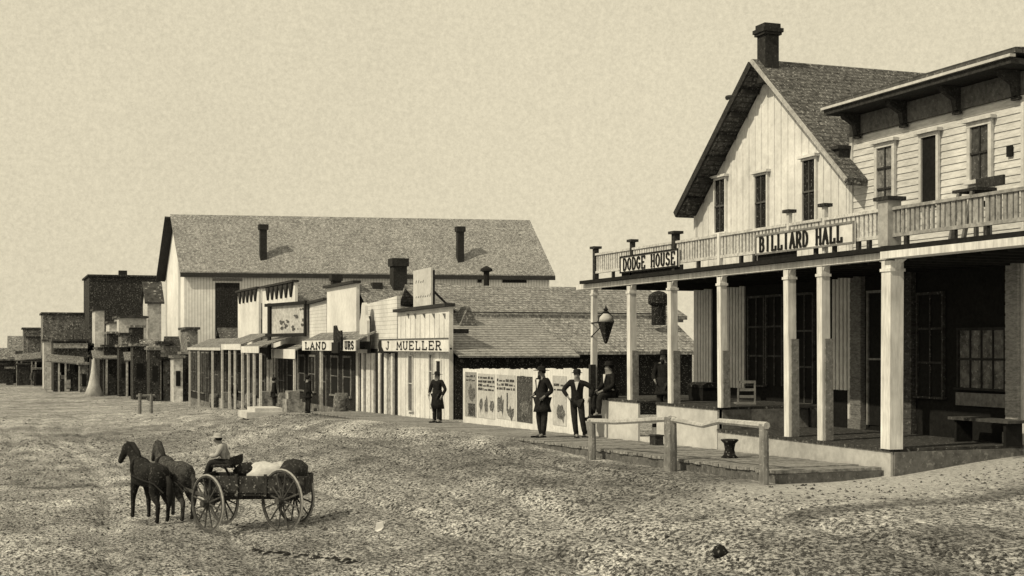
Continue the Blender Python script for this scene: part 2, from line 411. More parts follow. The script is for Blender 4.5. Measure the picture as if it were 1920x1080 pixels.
cx -= .04; mb.box(cx, cx + .36, cy - .17, cy + .19, 8.7, 9.78); mb.box(cx - .05, cx + .41, cy - .22, cy + .24, 9.781, 9.84); mb.box(cx - .08, cx + .44, cy - .25, cy + .27, 9.841, 9.93)
mb.box(cx - .03, cx + .39, cy - .2, cy + .22, 9.931, 10.04); mb.build('chimney', brickd, roof)
mb = MB(); mb.box(17.6, 17.75, 26.3, 26.34, 7.2, 7.3)
p = OX(1366, 183, Xf); MB().tube([(p.x - .02, p.y - .38, p.z - .02), (p.x - .02, p.y + .03, p.z)], [.035, .06], 8).build('bracket_knob', darkw, hot)
for u0, u1, yt, yb in ((1343, 1362, 337, 436), (1419, 1440, 329, 430), (1508, 1531, 300, 418)):
    winp(hot, D1 - .005, u0, u1, yt, yb, frm=white, fr=.05, mun=(1, 1), sash=M('sash', .09, .4, 9), pm=blackf)
mb = MB(); mb.box(16.5, 16.78, 24.9, 25.25, 6.45, 6.75); mb.box(16.45, 16.78, 24.85, 25.3, 6.75, 6.82); mb.build('gutter_box', darkw, hot)

# lower storey of the hotel under the veranda
DLz = 1.34; DRz = .89
mb = MB(); mb.box(D1 - .02, D1, YR + .05, YL - .1, DLz - .5, 4.2); mb.build('lower_wall', black, hot)  # black sheet: the veranda shade is put into its colour
for (ua, ub, yb) in ((1309, 1337, 720), (1366, 1399, 728), (1566, 1599, 732)):
    ya, _ = F(ua, 600, D1); yc, _ = F(ub, 600, D1); _, zb = F(ub, yb, D1)
    y = yc; mb = MB()
    while y < ya - .02:
        mb.box(D1 - .06, D1 - .02, y, y + .10, zb, 4.12); y += .145
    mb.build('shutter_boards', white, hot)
for (ua, ub) in ((1408, 1436), (1442, 1470), (1497, 1528)):
    ya, _ = F(ua, 600, D1); yc, _ = F(ub, 600, D1)
    win(hot, D1 - .021, ya, yc, 1.7 if ua < 1490 else 1.35, 3.75, kind='door' if ua == 1442 else 'window', frm=M('weathered', .07, .6, 10, .1), pm=black, mun=(1, 2), fr=.05, cap=False)

# ------------------------------------------------------------------ the clapboard billiard building
hall = thing('clapboard_hall', (19, 22.2, .3), 'grey clapboard two storey building with a bracketed cornice beside the gabled hotel', 'building')
YA = 24.9; YB = 19.62; XB = 28
MB().box(D1 + .05, XB, YB + .03, YA - .02, -.2, 7.3).build('wall', white2, hall)
clapm = M('paint', .60, .25, 8, 0, (1, .5, 3))
mb = MB(); z = 4.15
while z < 6.98:
    h = min(.135, 7.02 - z)
    mb.prism([(D1 + .05, YB + .08, z), (D1 - .004, YB + .08, z), (D1 + .014, YB + .08, z + h), (D1 + .05, YB + .08, z + h)], (0, YA - YB - .16, 0)); z += h
mb.build('clapboards', clapm, hall)
mb = MB(); mb.box(D1 - .03, D1 + .05, YA - .08, YA + .02, .5, 7.0); mb.box(D1 - .03, D1 + .05, YB, YB + .08, .5, 7.0)
mb.build('corner_board', white2, hall)
MB().box(D1 - .03, D1 + .05, YB, YA + .02, 7.02, 7.42).build('frieze', M('weathered', .13, .45, 8, .05), hall)  # shade of the eave is put into this dark tone
mb = MB(); mb.box(16.18, D1 + .4, 19.25, 24.97, 7.44, 7.54); ob = mb.build('cornice', darkw, hall)
mb = MB(); mb.box(16.12, 16.24, 19.2, 25.0, 7.545, 7.595); mb.build('cornice_edge', white2, ob)
mb = MB(); mb.prism([(16.25, 19.22, 7.625), (16.25, 19.22, 7.72), (20, 19.22, 7.98), (XB, 19.22, 7.6), (XB, 19.22, 7.5), (D1 + .45, 19.22, 7.5), (D1 + .45, 19.22, 7.625)], (0, 5.75, 0))
mb.build('roof', M('shingle', .1, .5, 7, .1), hall)
for u in (1605, 1692, 1792, 1903):
    y, _ = F(u, 230, D1 - .1)
    mb = MB(); mb.prism([(D1 - .03, y - .06, 6.98), (D1 - .12, y - .06, 7.0), (D1 - .16, y - .06, 7.2), (D1 - .42, y - .06, 7.34), (D1 - .46, y - .06, 7.437), (D1 - .03, y - .06, 7.437)], (0, .13, 0))
    mb.box(D1 - .1, D1 - .031, y - .1, y + .11, 6.93, 6.978); mb.build('cornice_bracket', darkw, hall)
winp(hall, D1 - .012, 1648, 1676, 276, 392, mun=(1, 2), pm=M('pane', .16, .7, 8, .15), frm=white2, sash=darkw)
winp(hall, D1 - .012, 1731, 1759, 256, 388, kind='door', mun=(0, 0), pm=black, frm=white2, fr=.07)
winp(hall, D1 - .012, 1823, 1857, 236, 336, mun=(1, 1), pm=M('pane', .07, .6, 9, .1), frm=white2, sash=darkw)
y, z = F(1896, 283, D1); MB().box(D1 - .05, D1 - .014, y - .07, y + .07, z - .1, z + .09).build('vent', black, hall)
# lower front
MB().box(D1 + .02, D1 + .05, YB + .1, YA, DRz - .4, 4.15).build('lower_wall', black, hall)  # black as well, carrying the shade under the balcony
pil = M('weathered', .16, .6, 9, 0, (1, 1, 3.5)); pil2 = M('weathered', .06, .7, 8, .08, (1, 1, 3))
def ypair(a, b):
    return F(a, 600, D1)[0], F(b, 600, D1)[0]
for (a, b, mt) in ((1601, 1621, pil), (1700, 1716, pil2), (1893, 1916, M('weathered', .3, .5, 9, 0, (1, 1, 4)))):
    ya, yc = ypair(a, b); mb = MB(); mb.box(D1 - .09, D1 + .015, ya, yc, DRz, 4.1); mb.box(D1 - .13, D1 + .01, ya + .04, yc - .04, DRz, DRz + .2)
    for k in range(14): mb.box(D1 - .1, D1 - .092, ya, yc, DRz + .3 + k * .2, DRz + .45 + k * .2)
    mb.build('pilaster', mt, hall)
ya, yc = ypair(1630, 1655); win(hall, D1 + .018, ya, yc, DRz + .1, 3.7, kind='door', frm=midg, pm=black, mun=(0, 1), fr=.05, cap=False)
ya, yc = ypair(1723, 1768); win(hall, D1 + .018, ya, yc, DRz + .75, 3.6, frm=M('weathered', .045, .6, 9, .1), pm=black, mun=(1, 2), fr=.05, cap=False)
ya, yc = ypair(1800, 1885); win(hall, D1 + .018, ya, yc, DRz + .95, 2.9, frm=M('weathered', .03, .5, 9), pm=M('pane', .13, .8, 6, .12), mun=(3, 1), fr=.05, cap=False)
ya, yc = ypair(1795, 1890); MB().box(D1 - .04, D1 + .015, ya, yc, DRz + .62, DRz + .86).build('sill_board', M('weathered', .16, .5, 9), hall)

# ------------------------------------------------------------------ the veranda (deck, posts, beam, balcony)
def Yu(u, D=D0): return F(u, 700, D)[0]
ver = thing('veranda', (D0 + 1.2, 26, .2), 'long two level wooden veranda with white posts and an upstairs balcony across hotel and hall', 'veranda')
Ycor = Yu(1672); Ymid = Yu(1352); Yend = Yu(1108)
Yg1 = Yu(1203); Yg2 = Yu(1237)
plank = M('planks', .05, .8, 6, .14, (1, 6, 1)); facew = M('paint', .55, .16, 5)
def deck(par, Ya, Yb, z, fm, X1=D1 - .06, X0=D0 - .08):
    mb = MB(); n = int((Ya - Yb) / .17); s = (Ya - Yb) / n
    for i in range(n): mb.box(X0 - .03, X1, Yb + i * s + .006, Yb + (i + 1) * s - .006, z - .05, z)
    d = mb.build('deck', plank, par)
    MB().box(X0, X0 + .05, Yb + .02, Ya, z - 1.5, z - .055).build('deck_face', fm, d)
    return d
d1 = deck(ver, Yend + .1, Yg1, DLz, facew); deck(ver, Yg2, Ymid, DLz, facew); d3 = deck(ver, Ymid - .01, Ycor - .1, DRz, M('paint', .46, .25, 5))
MB().box(D0 + .9, D1 - .1, Yg2 + .005, Yg1 - .005, .1, DLz - .01).build('landing', plank, ver)
MB().box(D0 - .03, D1 - .1, Ycor - .135, Ycor - .085, -.1, DRz - .055).build('deck_end', M('weathered', .14, .5, 6, .08), d3)  # greyer than the front face, its shade is part of the colour
MB().box(D0 + .02, D1 - .1, Ymid - .03, Ymid + .0, DRz + .0, DLz - .052).build('riser_board', midg, ver)
for k in range(3):
    MB().box(D0 + .9 - .32 * (k + 1), D0 + .9 - .32 * k, Yg2 + .02, Yg1 - .02, .15, DLz - .28 * (k + 1)).build('step', white2 if k == 2 else midg, ver)
zbm0 = 4.07; zbm1 = 4.215
posts = [(1113, DLz), (1185, DLz), (1262, DLz), (1355, DLz), (1482, DRz), (1545, DRz), (1672, DRz)]
psz = {1113: .13, 1185: .17, 1262: .17, 1355: .15, 1482: .17, 1545: .17, 1672: .26}
for u, zb in posts:
    y = Yu(u); a = psz[u]; mb = MB()
    mb.box(D0 - a / 2, D0 + a / 2, y - a / 2, y + a / 2, zb, zbm0 - .02)
    mb.box(D0 - a / 2 - .02, D0 + a / 2 + .02, y - a / 2 - .02, y + a / 2 + .02, zbm0 - .2, zbm0 - .15)
    for sg in (-1, 1):
        q = .2 if u > 1600 else .1
        mb.prism([(D0 - .05, y + sg * a / 2, zbm0 - .001), (D0 - .05, y + sg * (a / 2 + q), zbm0 - .001), (D0 - .05, y + sg * (a / 2 + q * .3), zbm0 - q * .3), (D0 - .05, y + sg * a / 2, zbm0 - q)], (.1, 0, 0))
    po = mb.build('post', postm, ver); lx = .006 * math.sin(u); po.rotation_euler = (lx * .6, lx, 0); po.location = (-lx * 1, 0, 0)
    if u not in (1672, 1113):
        mb = MB(); mb.box(D0 - .04, D0 + .12, y - a / 2 - .04, y - a / 2 - .012, zb + .005, zb + (1.18 if zb > 1 else 1.85))  # added thin strip, makes the lower near side of the post darker
        mb.build('post_board', M('weathered', .2, .5, 12, .1), po)  # added strip in a darker grey
yl = Yu(1672)
Yfar = Yend + .75; Ynear = 15.4
mb = MB(); mb.box(D0 - .09, D0 + .09, yl, Yfar, zbm0, zbm0 + .12); mb.box(D0 - .23, D0 + .12, Ynear, yl, zbm0 + .0, zbm0 + .12)
mb.box(D0 - .13, D0 + .13, Ynear + 0, Ynear + .26, -.2, zbm0 - .01)
beam = mb.build('beam', postm, ver)
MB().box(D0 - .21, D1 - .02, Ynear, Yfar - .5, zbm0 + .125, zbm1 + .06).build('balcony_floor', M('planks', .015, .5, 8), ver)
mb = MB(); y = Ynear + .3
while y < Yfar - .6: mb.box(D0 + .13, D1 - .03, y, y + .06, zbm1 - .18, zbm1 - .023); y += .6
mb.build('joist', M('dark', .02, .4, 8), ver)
# the balcony balustrade
zrt = 4.93; zrb = 4.43
DB = D0 - .06
bal = M('paint', .52, .4, 14)
secs = [1117, 1186, 1267, 1350, 1480, 1547, 1668]
ysec = [Yu(u, DB) for u in secs] + [Ynear + .1]
for i in range(len(ysec) - 1):
    ya, yb = ysec[i], ysec[i + 1]
    mb = MB(); mb.box(DB - .05, DB + .05, yb + .06, ya - .06, zrt - .05, zrt); mb.box(DB - .035, DB + .035, yb + .06, ya - .06, zrb, zrb + .06)
    n = int((ya - yb) / .13); s = (ya - yb - .12) / n
    for k in range(n):
        y = yb + .06 + s * (k + .5) + random.uniform(-.012, .012); wv = .036 + random.uniform(-.012, .016)
        mb.box(DB - .018, DB + .018, y - wv, y + wv, zrb + .06, zrt - .05)
    mb.build('balustrade', bal if i < 6 else M('paint', .30, .5, 9), ver)
for u, dk, wdt, ex in ((1117, 1, .12, .12), (1186, 1, .10, .14), (1267, 1, .14, .16), (1350, 0, .09, .03), (1480, 2, .08, .2), (1547, 2, .08, .2), (1668, 3, .27, .12)):
    y = Yu(u, DB); mb = MB(); mb.box(DB - wdt / 2, DB + wdt / 2, y - wdt / 2, y + wdt / 2, zbm1 + .07, zrt + ex)
    o = mb.build('newel', (postm, darkw, white2, M('paint', .36, .3, 9))[dk], ver)
    if dk: MB().box(DB - wdt / 2 - .05, DB + wdt / 2 + .05, y - wdt / 2 - .07, y + wdt / 2 + .07, zrt + ex, zrt + ex + .06).build('newel_cap', darkw, o)
for u in (1150, 1240, 1310, 1390, 1415, 1530, 1565, 1610, 1630, 1700, 1790, 1850):
    y = Yu(u, DB); MB().box(DB - .03, DB + .03, y - .04, y + .04, zbm1 + .07, zrb).build('foot_block', darkw, ver)

# name boards hung on the balustrade
def board(u0, u1, yt0, yb0, X, name, label, txt, lh, t, pl, pr, gr='name boards on the balcony rail'):
    Y0, z1a = F(u0, yt0, X); Y1, _ = F(u1, yt0, X); _, z0a = F(u0, yb0, X)
    th = thing(name, (X, (Y0 + Y1) / 2, z0a), label, 'sign', gr)
    MB().box(X, X + .03, Y1, Y0, z0a, z1a).build('board', white, th)
    mb = MB(); e = .035
    mb.box(X - .02, X, Y1, Y0, z1a - e, z1a); mb.box(X - .02, X, Y1, Y0, z0a, z0a + e)
    mb.box(X - .02, X, Y0 - e, Y0, z0a + e, z1a - e); mb.box(X - .02, X, Y1, Y1 + e, z0a + e, z1a - e)
    mb.build('border', lead if lh < .67 else M('paint', .2, .4, 9), th)
    Yk = Y1 - .12 if lh < .67 else lerp(Y0, Y1, .42)
    MB().box(X + .035, X + .06, Yk, Y0, zbm1 + .035, z0a + .05).build('backing_board', black, th)
    streetsign(th, X, Y0, Y1, z0a, z1a, txt, lh, t, None, padl=pl, padr=pr)
board(1163, 1272, 481, 513, DB - .085, 'hotel_sign', 'white name board lettered DODGE HOUSE on the balcony rail', 'DODGE HOUSE', .66, .045, .05, .04)
board(1417, 1602, 441, 479, DB - .085, 'hall_sign', 'long white board lettered BILLIARD HALL on the balcony rail', 'BILLIARD HALL', .68, .048, .04, .1)

# bench on the balcony, leaning across the rail
p0 = OX(1778, 350, 15.0); p1 = OX(1832, 343, 15.0)
b = thing('long_bench', (15.2, (p0.y + p1.y) / 2, 4.31), 'dark wooden bench standing on the balcony behind the rail', 'bench')
zt = 5.22
mb = MB(); mb.box(15.0, 15.4, p1.y - .0, p0.y - .1, zt - .05, zt); mb.build('seat', darkw, b)
mb = MB(); mb.box(15.4, 15.44, p1.y - .15, p0.y - .2, zt + .04, zt + .2); mb.build('backrest', darkw, b)
for yy in (p1.y + .15, p0.y - .25):
    for xx, dx in ((15.03, -.1), (15.37, .1)):
        MB().bar((xx + dx, yy + .12, 4.32), (xx, yy, zt - .06), .06, .06).build('leg', M('wood', .15, .4, 8), b)
MB().box(15.05, 15.35, p1.y + .2, p0.y - .5, zt - .3, zt - .2).build('stretcher', darkw, b)

# ------------------------------------------------------------------ boardwalk
XS0 = 11.9
def zs(Y): return .56 - .0175 * (Y - 20)
mb = MB(); y = 19.75
while y < 56:
    dz = random.uniform(-.01, .01)
    mb.box(XS0 + random.uniform(-.02, .02), 13.93, y + .006, y + .21, zs(y) - .05 + dz, zs(y) + dz); y += .22
setting(mb.build('boardwalk', M('planks', .22, .8, 9, .1, (.8, 2, 1))))
mb = MB(); y = 19.72
while y < 56:
    y2 = min(56, y + 2); mb.prism([(XS0 + .03, y, zs(y) - .055), (XS0 + .03, y2, zs(y2) - .055), (XS0 + .03, y2, zs(y2) - .5), (XS0 + .03, y, zs(y) - .5)], (.05, 0, 0)); y = y2
mb.box(XS0 + .08, 13.9, 19.73, 19.78, -.1, zs(19.75) - .055)
setting(mb.build('boardwalk_edge', M('weathered', .12, .5, 8, .08)))

# ------------------------------------------------------------------ fence with posters
PX = 13.95
Yf0 = F(868, 750, PX)[0]; Yf1 = F(1104, 750, PX)[0]
fen = thing('board_fence', (PX, (Yf0 + Yf1) / 2, .1), 'low white board fence covered with posters beside the boardwalk', 'fence')
mb = MB(); y = Yf1
def ftop(y): t = (y - Yf1) / (Yf0 - Yf1); return 2.6 - lerp(.0375, .048, t) * PX / CP
def fbot(y): return 2.6 - .178 * PX / CP
while y < Yf0:
    h = ftop(y) + random.uniform(-.02, .02)
    mb.box(PX, PX + .03, y, min(Yf0, y + .18), fbot(y) + random.uniform(-.02, .03), h); y += .188
mb.build('board', white, fen)
mb = MB(); mb.box(PX + .03, PX + .1, Yf1, Yf0, .5, .6); mb.box(PX + .03, PX + .1, Yf1, Yf0, 1.6, 1.7); mb.build('rail', midg, fen)
mb = MB(); mb.box(PX - .02, PX + .12, Yf1 - .16, Yf1 - .03, -.3, 2.15); mb.build('end_post', darkw, fen)
def poster(u0, u1, yt, yb, label, base, marks, seed):
    rnd = random.Random(seed)
    X = PX - .012; Y0, zt = F(u0, yt, X); Y1, _ = F(u1, yt, X); _, zb = F(u0, yb, X)
    th = thing('poster', (X, (Y0 + Y1) / 2, zb), label, 'poster', 'posters pasted along the fence')
    MB().box(X, X + .008, Y1, Y0, zb, zt).build('sheet', base, th)
    wd = Y0 - Y1; hh = zt - zb
    for kind, a, b_, c_, d_ in marks:
        mb = MB(); ya, yb2, z0, z1 = Y0 - wd * a, Y0 - wd * b_, zb + hh * c_, zb + hh * d_
        if kind == 'rows':
            zz = z0
            while zz < z1:
                yy = ya
                while yy > yb2 + .05:
                    l = rnd.uniform(.06, .4); mb.box(X - .004, X, max(yb2, yy - l), yy, zz, zz + rnd.uniform(.03, .085)); yy -= l + rnd.uniform(.03, .09)
                zz += .12
        elif kind == 'blob':
            n = 14; mb.prism([(X - .004, (ya + yb2) / 2 + math.cos(k * 6.283 / n) * (ya - yb2) * rnd.uniform(.38, .56), (z0 + z1) / 2 + math.sin(k * 6.283 / n) * (z1 - z0) * rnd.uniform(.2, .6)) for k in range(n)], (.003, 0, 0))
        else: mb.box(X - .003 - rnd.random() * .001, X, yb2, ya, z0, z1)
        mb.build('print' if kind == 'rows' else 'picture', M('print', .11 if kind == 'blob' else .05, .95, 11, .35), th)
pw = M('paper', .5, .25, 10); pg_ = M('paper', .3, .5, 12)
poster(872, 893, 697, 780, 'narrow poster with a dark figure at the far left end of the fence', pg_, [('blob', .25, .95, .3, .75), ('bar', .3, .9, .02, .3), ('rows', .1, .9, .8, .95)], 1)
poster(896, 928, 700, 782, 'poster with two heavy lines of print above small pictures, left of the middle', pw, [('rows', .02, .98, .62, .9), ('blob', .08, .3, .1, .5), ('blob', .38, .62, .05, .5), ('blob', .7, .95, .1, .45)], 2)
poster(931, 966, 702, 784, 'tall light poster with rows of print and a dark building picture', pw, [('rows', .02, .98, .66, .9), ('blob', .05, .42, .0, .6), ('bar', .55, .62, .2, .6), ('blob', .6, .95, .0, .35)], 3)
poster(969, 998, 705, 790, 'dark mottled poster left of the man in a white collar', M('paper', .07, .7, 8, .15), [('rows', .1, .9, .86, .96), ('blob', .2, .8, .1, .5)], 4)
poster(1036, 1062, 704, 796, 'pale poster with a faint dark figure between the two standing men', pw, [('blob', .3, .95, .02, .45), ('rows', .1, .9, .7, .8)], 5)

# ------------------------------------------------------------------ hitching rail
def stake(u, yt, yb, w_, D=None, z=None):
    p = WG(u, yb); return p
hr = thing('hitching_rail', W(1262, 868, 30.0) * 1, 'weathered hitching rail of three posts before the veranda steps', 'hitching rail')
def hp(u, yt, yb, w_):
    # on the outer edge of the boardwalk
    X = 11.62; y, zb = F(u, yb, X); _, zt = F(u, yt, X); gz = G(X, y)
    return Vector((X, y, gz)), zt
pr = []
for u, yt, yb, w_ in ((1110, 787, 850, .16), (1257, 782, 868, .24), (1432, 795, 882, .16)):
    p, zt = hp(u, yt, yb, w_); pr.append((p, zt))
    mb = MB(); n = 8
    mb.tube([(p.x, p.y, p.z - .2), (p.x + .01, p.y + .01, (p.z + zt) / 2), (p.x, p.y, zt)], [w_ / 2 * 1.1, w_ / 2, w_ / 2 * .95], 9); mb.build('post', M('weathered', .2, .7, 8, .12, (1, 1, .3)), hr)
mb = MB(); (a, za), (b_, zb), (c_, zc) = pr
mb.tube([(a.x, a.y + .15, za - .03), (a.x, (a.y * 2 + b_.y) / 3, za * .67 + zb * .33 - .06), (a.x, (a.y + 2 * b_.y) / 3, za * .33 + zb * .67 - .05), (b_.x, b_.y, zb - .03)], [.055, .06, .055, .06], 7)
m2 = (b_ + c_) / 2
mb.tube([(b_.x, b_.y, zb - .04), (m2.x, m2.y + .4, zb - .09), (m2.x, m2.y - .2, zc - .03), (c_.x, c_.y - .1, zc - .02)], [.05, .045, .05, .06], 7)
mb.build('rail', dirtyw, hr)

# stump and box on the walk
p = OX(1368, 842, 12.9)
zq = zs(p.y)
mb = MB(); mb.lathe((p.x, p.y, zq), [(.17, 0), (.11, .06), (.09, .16), (.11, .27), (.17, .33), (.16, .35)], 10)
lone(mb, 'stool', blackf, (p.x, p.y, zq), 'small black waisted stool standing on the boardwalk by the rail', 'stool', smooth=True)
p = OX(1231, 845, 13.6); zq = zs(p.y)
mb = MB(); mb.box(p.x - .1, p.x + .1, p.y - .14, p.y + .14, zq, zq + .2); mb.box(p.x - .12, p.x + .12, p.y - .16, p.y + .16, zq + .2, zq + .23)
lone(mb, 'crate', darkw, (p.x, p.y, zq), 'small dark box at the foot of the veranda steps', 'box')
# trunk and chair on the upper deck
Yt = F(1322, 740, 15.6)[0]
th = thing('trunk', (15.6, Yt, DLz), 'black travelling trunk on the veranda deck by white boards', 'trunk')
MB().box(15.35, 15.85, Yt - .36, Yt + .36, DLz, DLz + .3).build('body', black, th)
mb = MB(); mb.prism([(15.33, Yt - .38, DLz + .3), (15.33, Yt - .38, DLz + .36), (15.45, Yt - .38, DLz + .42), (15.75, Yt - .38, DLz + .42), (15.87, Yt - .38, DLz + .36), (15.87, Yt - .38, DLz + .3)], (0, .76, 0)); mb.build('lid', blackf, th)
Yc = F(1392, 740, 15.6)[0] 
def chair(x, y, z, rz, label, mat):
    t = thing('wooden_chair', (x, y, z), label, 'chair', 'chairs on the veranda', rz)
    MB().box(-.21, .21, -.21, .21, .43, .47).build('seat', mat, t, True)
    for sx in (-1, 1):
        MB().bar((sx * .19, -.19, 0), (sx * .18, -.18, .43), .035, .035).build('leg', mat, t, True)
        MB().bar((sx * .19, .19, 0), (sx * .18, .2, .95), .035, .035).build('leg', mat, t, True)
    mb = MB()
    for zz in (.6, .75, .92): mb.box(-.165, .165, .185, .205, zz - .03, zz + .03)
    mb.build('backrest', mat, t, True)
chair(15.35, Yc - .55, DRz + .02, R(160), 'light barred back chair on the lower deck by the white boards', M('wood', .2, .4, 10))
chair(15.9, F(1505, 760, 15.9)[0], DRz, R(70), 'dark chair standing in the shade by the hotel door', M('wood', .03, .4, 10))
ybn = F(1845, 760, 16.2)[0]
t = thing('slat_bench', (16.3, ybn, DRz), 'long low dark bench under the large front window of the hall', 'bench')
MB().box(16.05, 16.5, ybn - .8, ybn + .8, DRz + .4, DRz + .45).build('seat', M('wood', .06, .5, 8, .1), t)
for yy in (-.65, .65): MB().box(16.1, 16.45, ybn + yy - .03, ybn + yy + .03, DRz, DRz + .4).build('leg', black, t)

# lantern on an iron bracket
p = OX(1136, 612, 13.85); gx, gy, gz = p
lt = thing('street_lantern', (gx, gy, gz - .38), 'black tapered street lantern with a pale glass top hung beside the corner post', 'lantern')
mb = MB(); mb.lathe((gx, gy, gz), [(.02, -.42), (.05, -.38), (.21, .08), (.225, .1), (.21, .115)], 6); mb.build('lantern_body', M('iron', .02, .5, 16, .12), lt)
mb = MB(); mb.lathe((gx, gy, gz), [(.2, .116), (.17, .22), (.08, .31), (.05, .32)], 12); mb.build('globe', M('milk_glass', .5, .15, 10), lt, smooth=True)
mb = MB(); mb.lathe((gx, gy, gz), [(.06, .32), (.1, .34), (.04, .38), (.07, .41), (.02, .46), (.01, .52)], 8)
mb.tube([(gx - .22, gy, gz + .1), (gx - .17, gy, gz + .24), (gx - .07, gy, gz + .33)], .012, 5); mb.tube([(gx + .22, gy, gz + .1), (gx + .17, gy, gz + .24), (gx + .07, gy, gz + .33)], .012, 5)
mb.build('finial', iron, lt)
yp = Yu(1113); mb = MB(); mb.tube([(D0 - .07, yp - .02, gz + .1), (gx + .1, gy + .2, gz + .12), (gx, gy - .35, gz + .1)], .018, 6); mb.tube([(D0 - .07, yp, gz - .25), (D0 - .1, (yp + gy) / 2 + .05, gz - .05), (gx, gy + .22, gz + .1)], .014, 6)
mb.build('bracket', iron, lt)

# ------------------------------------------------------------------ lot behind the fence: side roof and back house
def gabled(name, label, cat, X0, X1, Ya, Yb, zb, ze, zrg, wallm, roofm, grp=None, front=None, oh=.3, rth=.12, Yridge=None):
    """ridge along X; Ya near side, Yb far side"""
    t = thing(name, ((X0 + X1) / 2, (Ya + Yb) / 2, zb), label, cat, grp)
    Ym = Yridge if Yridge else (Ya + Yb) / 2
    MB().prism([(X0, Ya, zb - .6), (X0, Ya, ze), (X0, Ym, zrg - .03), (X0, Yb, ze), (X0, Yb, zb - .6)], (X1 - X0, 0, 0)).build('wall', wallm, t)
    mb = MB(); sa = (zrg - ze) / (Ym - Ya); sb = (zrg - ze) / (Yb - Ym)
    x0 = X0 - oh; L = X1 - X0 + 2 * oh
    mb.prism([(x0, Ya - oh, ze - sa * oh + .02), (x0, Ym, zrg + .02), (x0, Ym, zrg + .02 + rth), (x0, Ya - oh, ze - sa * oh + .02 + rth)], (L, 0, 0))
    mb.prism([(x0, Yb + oh, ze - sb * oh + .02), (x0, Ym, zrg + .02), (x0, Ym, zrg + .02 + rth), (x0, Yb + oh, ze - sb * oh + .02 + rth)], (L, 0, 0))
    r = mb.build('roof', roofm, t)
    return t, r
XM = 14.45
pa = OY(845, 667, 45.0); pb = OY(1084, 662, 45.0)
rfl = M('boards', .26, .6, 8, .15)
rf_d = M('shingle', .2, .7, 6, .2)
# back house
pl = OY(1300, 660, 47.5); zrg = OY(1000, 537, 53.5).z
xr1 = OY(1213, 540, 53.5).x
bt = thing('back_house', (20, 51, 0), 'long low house with a grey shingled roof behind the vacant lot', 'house')
MB().box(15.2, pl.x, 47.6, 56, -.5, 2.4).build('wall', blackf, bt)
zbk = OY(1100, 591, 49.8).z
mb = MB(); mb.prism([(15.2, 49.8, zbk), (15.2, 53.5, zrg), (15.2, 57.5, 2.4), (15.2, 57.2, 2.3), (15.2, 53.5, zrg - .15), (15.2, 49.8, zbk - .15)], (xr1 - 15.2, 0, 0))
r = mb.build('roof', M('shingle', .24, .75, 6, .25), bt)
mb = MB(); mb.prism([(15.25, 47.1, 2.42), (15.25, 50.6, zbk + .12 + .15), (15.25, 50.6, zbk + .1), (15.25, 47.1, 2.3)], (pl.x - 15.0, 0, 0)); mb.build('lower_roof', M('shingle', .27, .75, 6, .25), bt)
MB().bar((15.3, 49.85, zbk + .08), (pl.x, 49.85, zbk + .08), .06, .05, (0, 1, 0)).build('ridge_board', M('dark', .05, .4, 6), bt)
p = OY(1235, 600, 48.7); mb = MB(); mb.lathe((p.x, p.y, p.z - .2), [(.28, 0), (.28, .75), (.42, .85), (.40, 1.15), (.2, 1.3), (.04, 1.34)], 12)
mb.build('chimney', blackf, r)
# second roof slope, tinted side annex in front
# ------------------------------------------------------------------ false-front shops
def shop(name, label, u0, u1, yt0, yt1, D, zbody, length, wm, rm=None, wallm=None, roofm=None, cap=True, cat='shop', thick=.15, roof=True, group='false front shops in the street row'):
    """front between u0 (far) and u1 (near) on plane X=D; top from yt0 to yt1"""
    Y0, z0 = F(u0, yt0, D); Y1, z1 = F(u1, yt1, D); g = G(D, (Y0 + Y1) / 2) - .5
    t = thing(name, (D + length / 2, (Y0 + Y1) / 2, g + .5), label, cat, group)
    mb = MB(); mb.prism([(D, Y0, g), (D, Y1, g), (D, Y1, z1), (D, Y0, z0)], (thick, 0, 0)); fr = mb.build('false_front', wm, t)
    if cap:
        MB().prism([(D - .18, Y0 + .1, z0 + .003), (D - .18, Y1 - .1, z1 + .003), (D - .18, Y1 - .1, z1 + .12), (D - .18, Y0 + .1, z0 + .12)], (thick + .22, 0, 0)).build('cornice', darkw, fr)
    wallm = wallm or darkw
    Ym = (Y0 + Y1) / 2; ze = zbody - .25 * (Y0 - Y1) * .5
    MB().prism([(D + thick + .005, Y1 + .02, g), (D + thick + .005, Y1 + .02, ze), (D + thick + .005, Ym, zbody), (D + thick + .005, Y0 - .02, ze), (D + thick + .005, Y0 - .02, g)], (length, 0, 0)).build('wall', wallm, t)
    if roof:
        mb = MB(); x = D + thick + .01
        mb.prism([(x, Y1 - .1, ze + .0), (x, Ym, zbody + .02), (x, Ym, zbody + .14), (x, Y1 - .1, ze + .12)], (length + .3, 0, 0))
        mb.prism([(x, Y0 + .1, ze + .0), (x, Ym, zbody + .02), (x, Ym, zbody + .14), (x, Y0 + .1, ze + .12)], (length + .3, 0, 0))
        mb.build('roof', roofm or M('shingle', .24, .5, 3, .2), t)
    return t
gshop = 'false front shops in the street row'
mu = shop('watch_shop', 'small white board shop with bracketed cornice and J. MUELLER lettered over its door', 746, 842, 586, 575, XM, 2.75, 4.3, white, cap=True, wallm=darkw, roof=False)
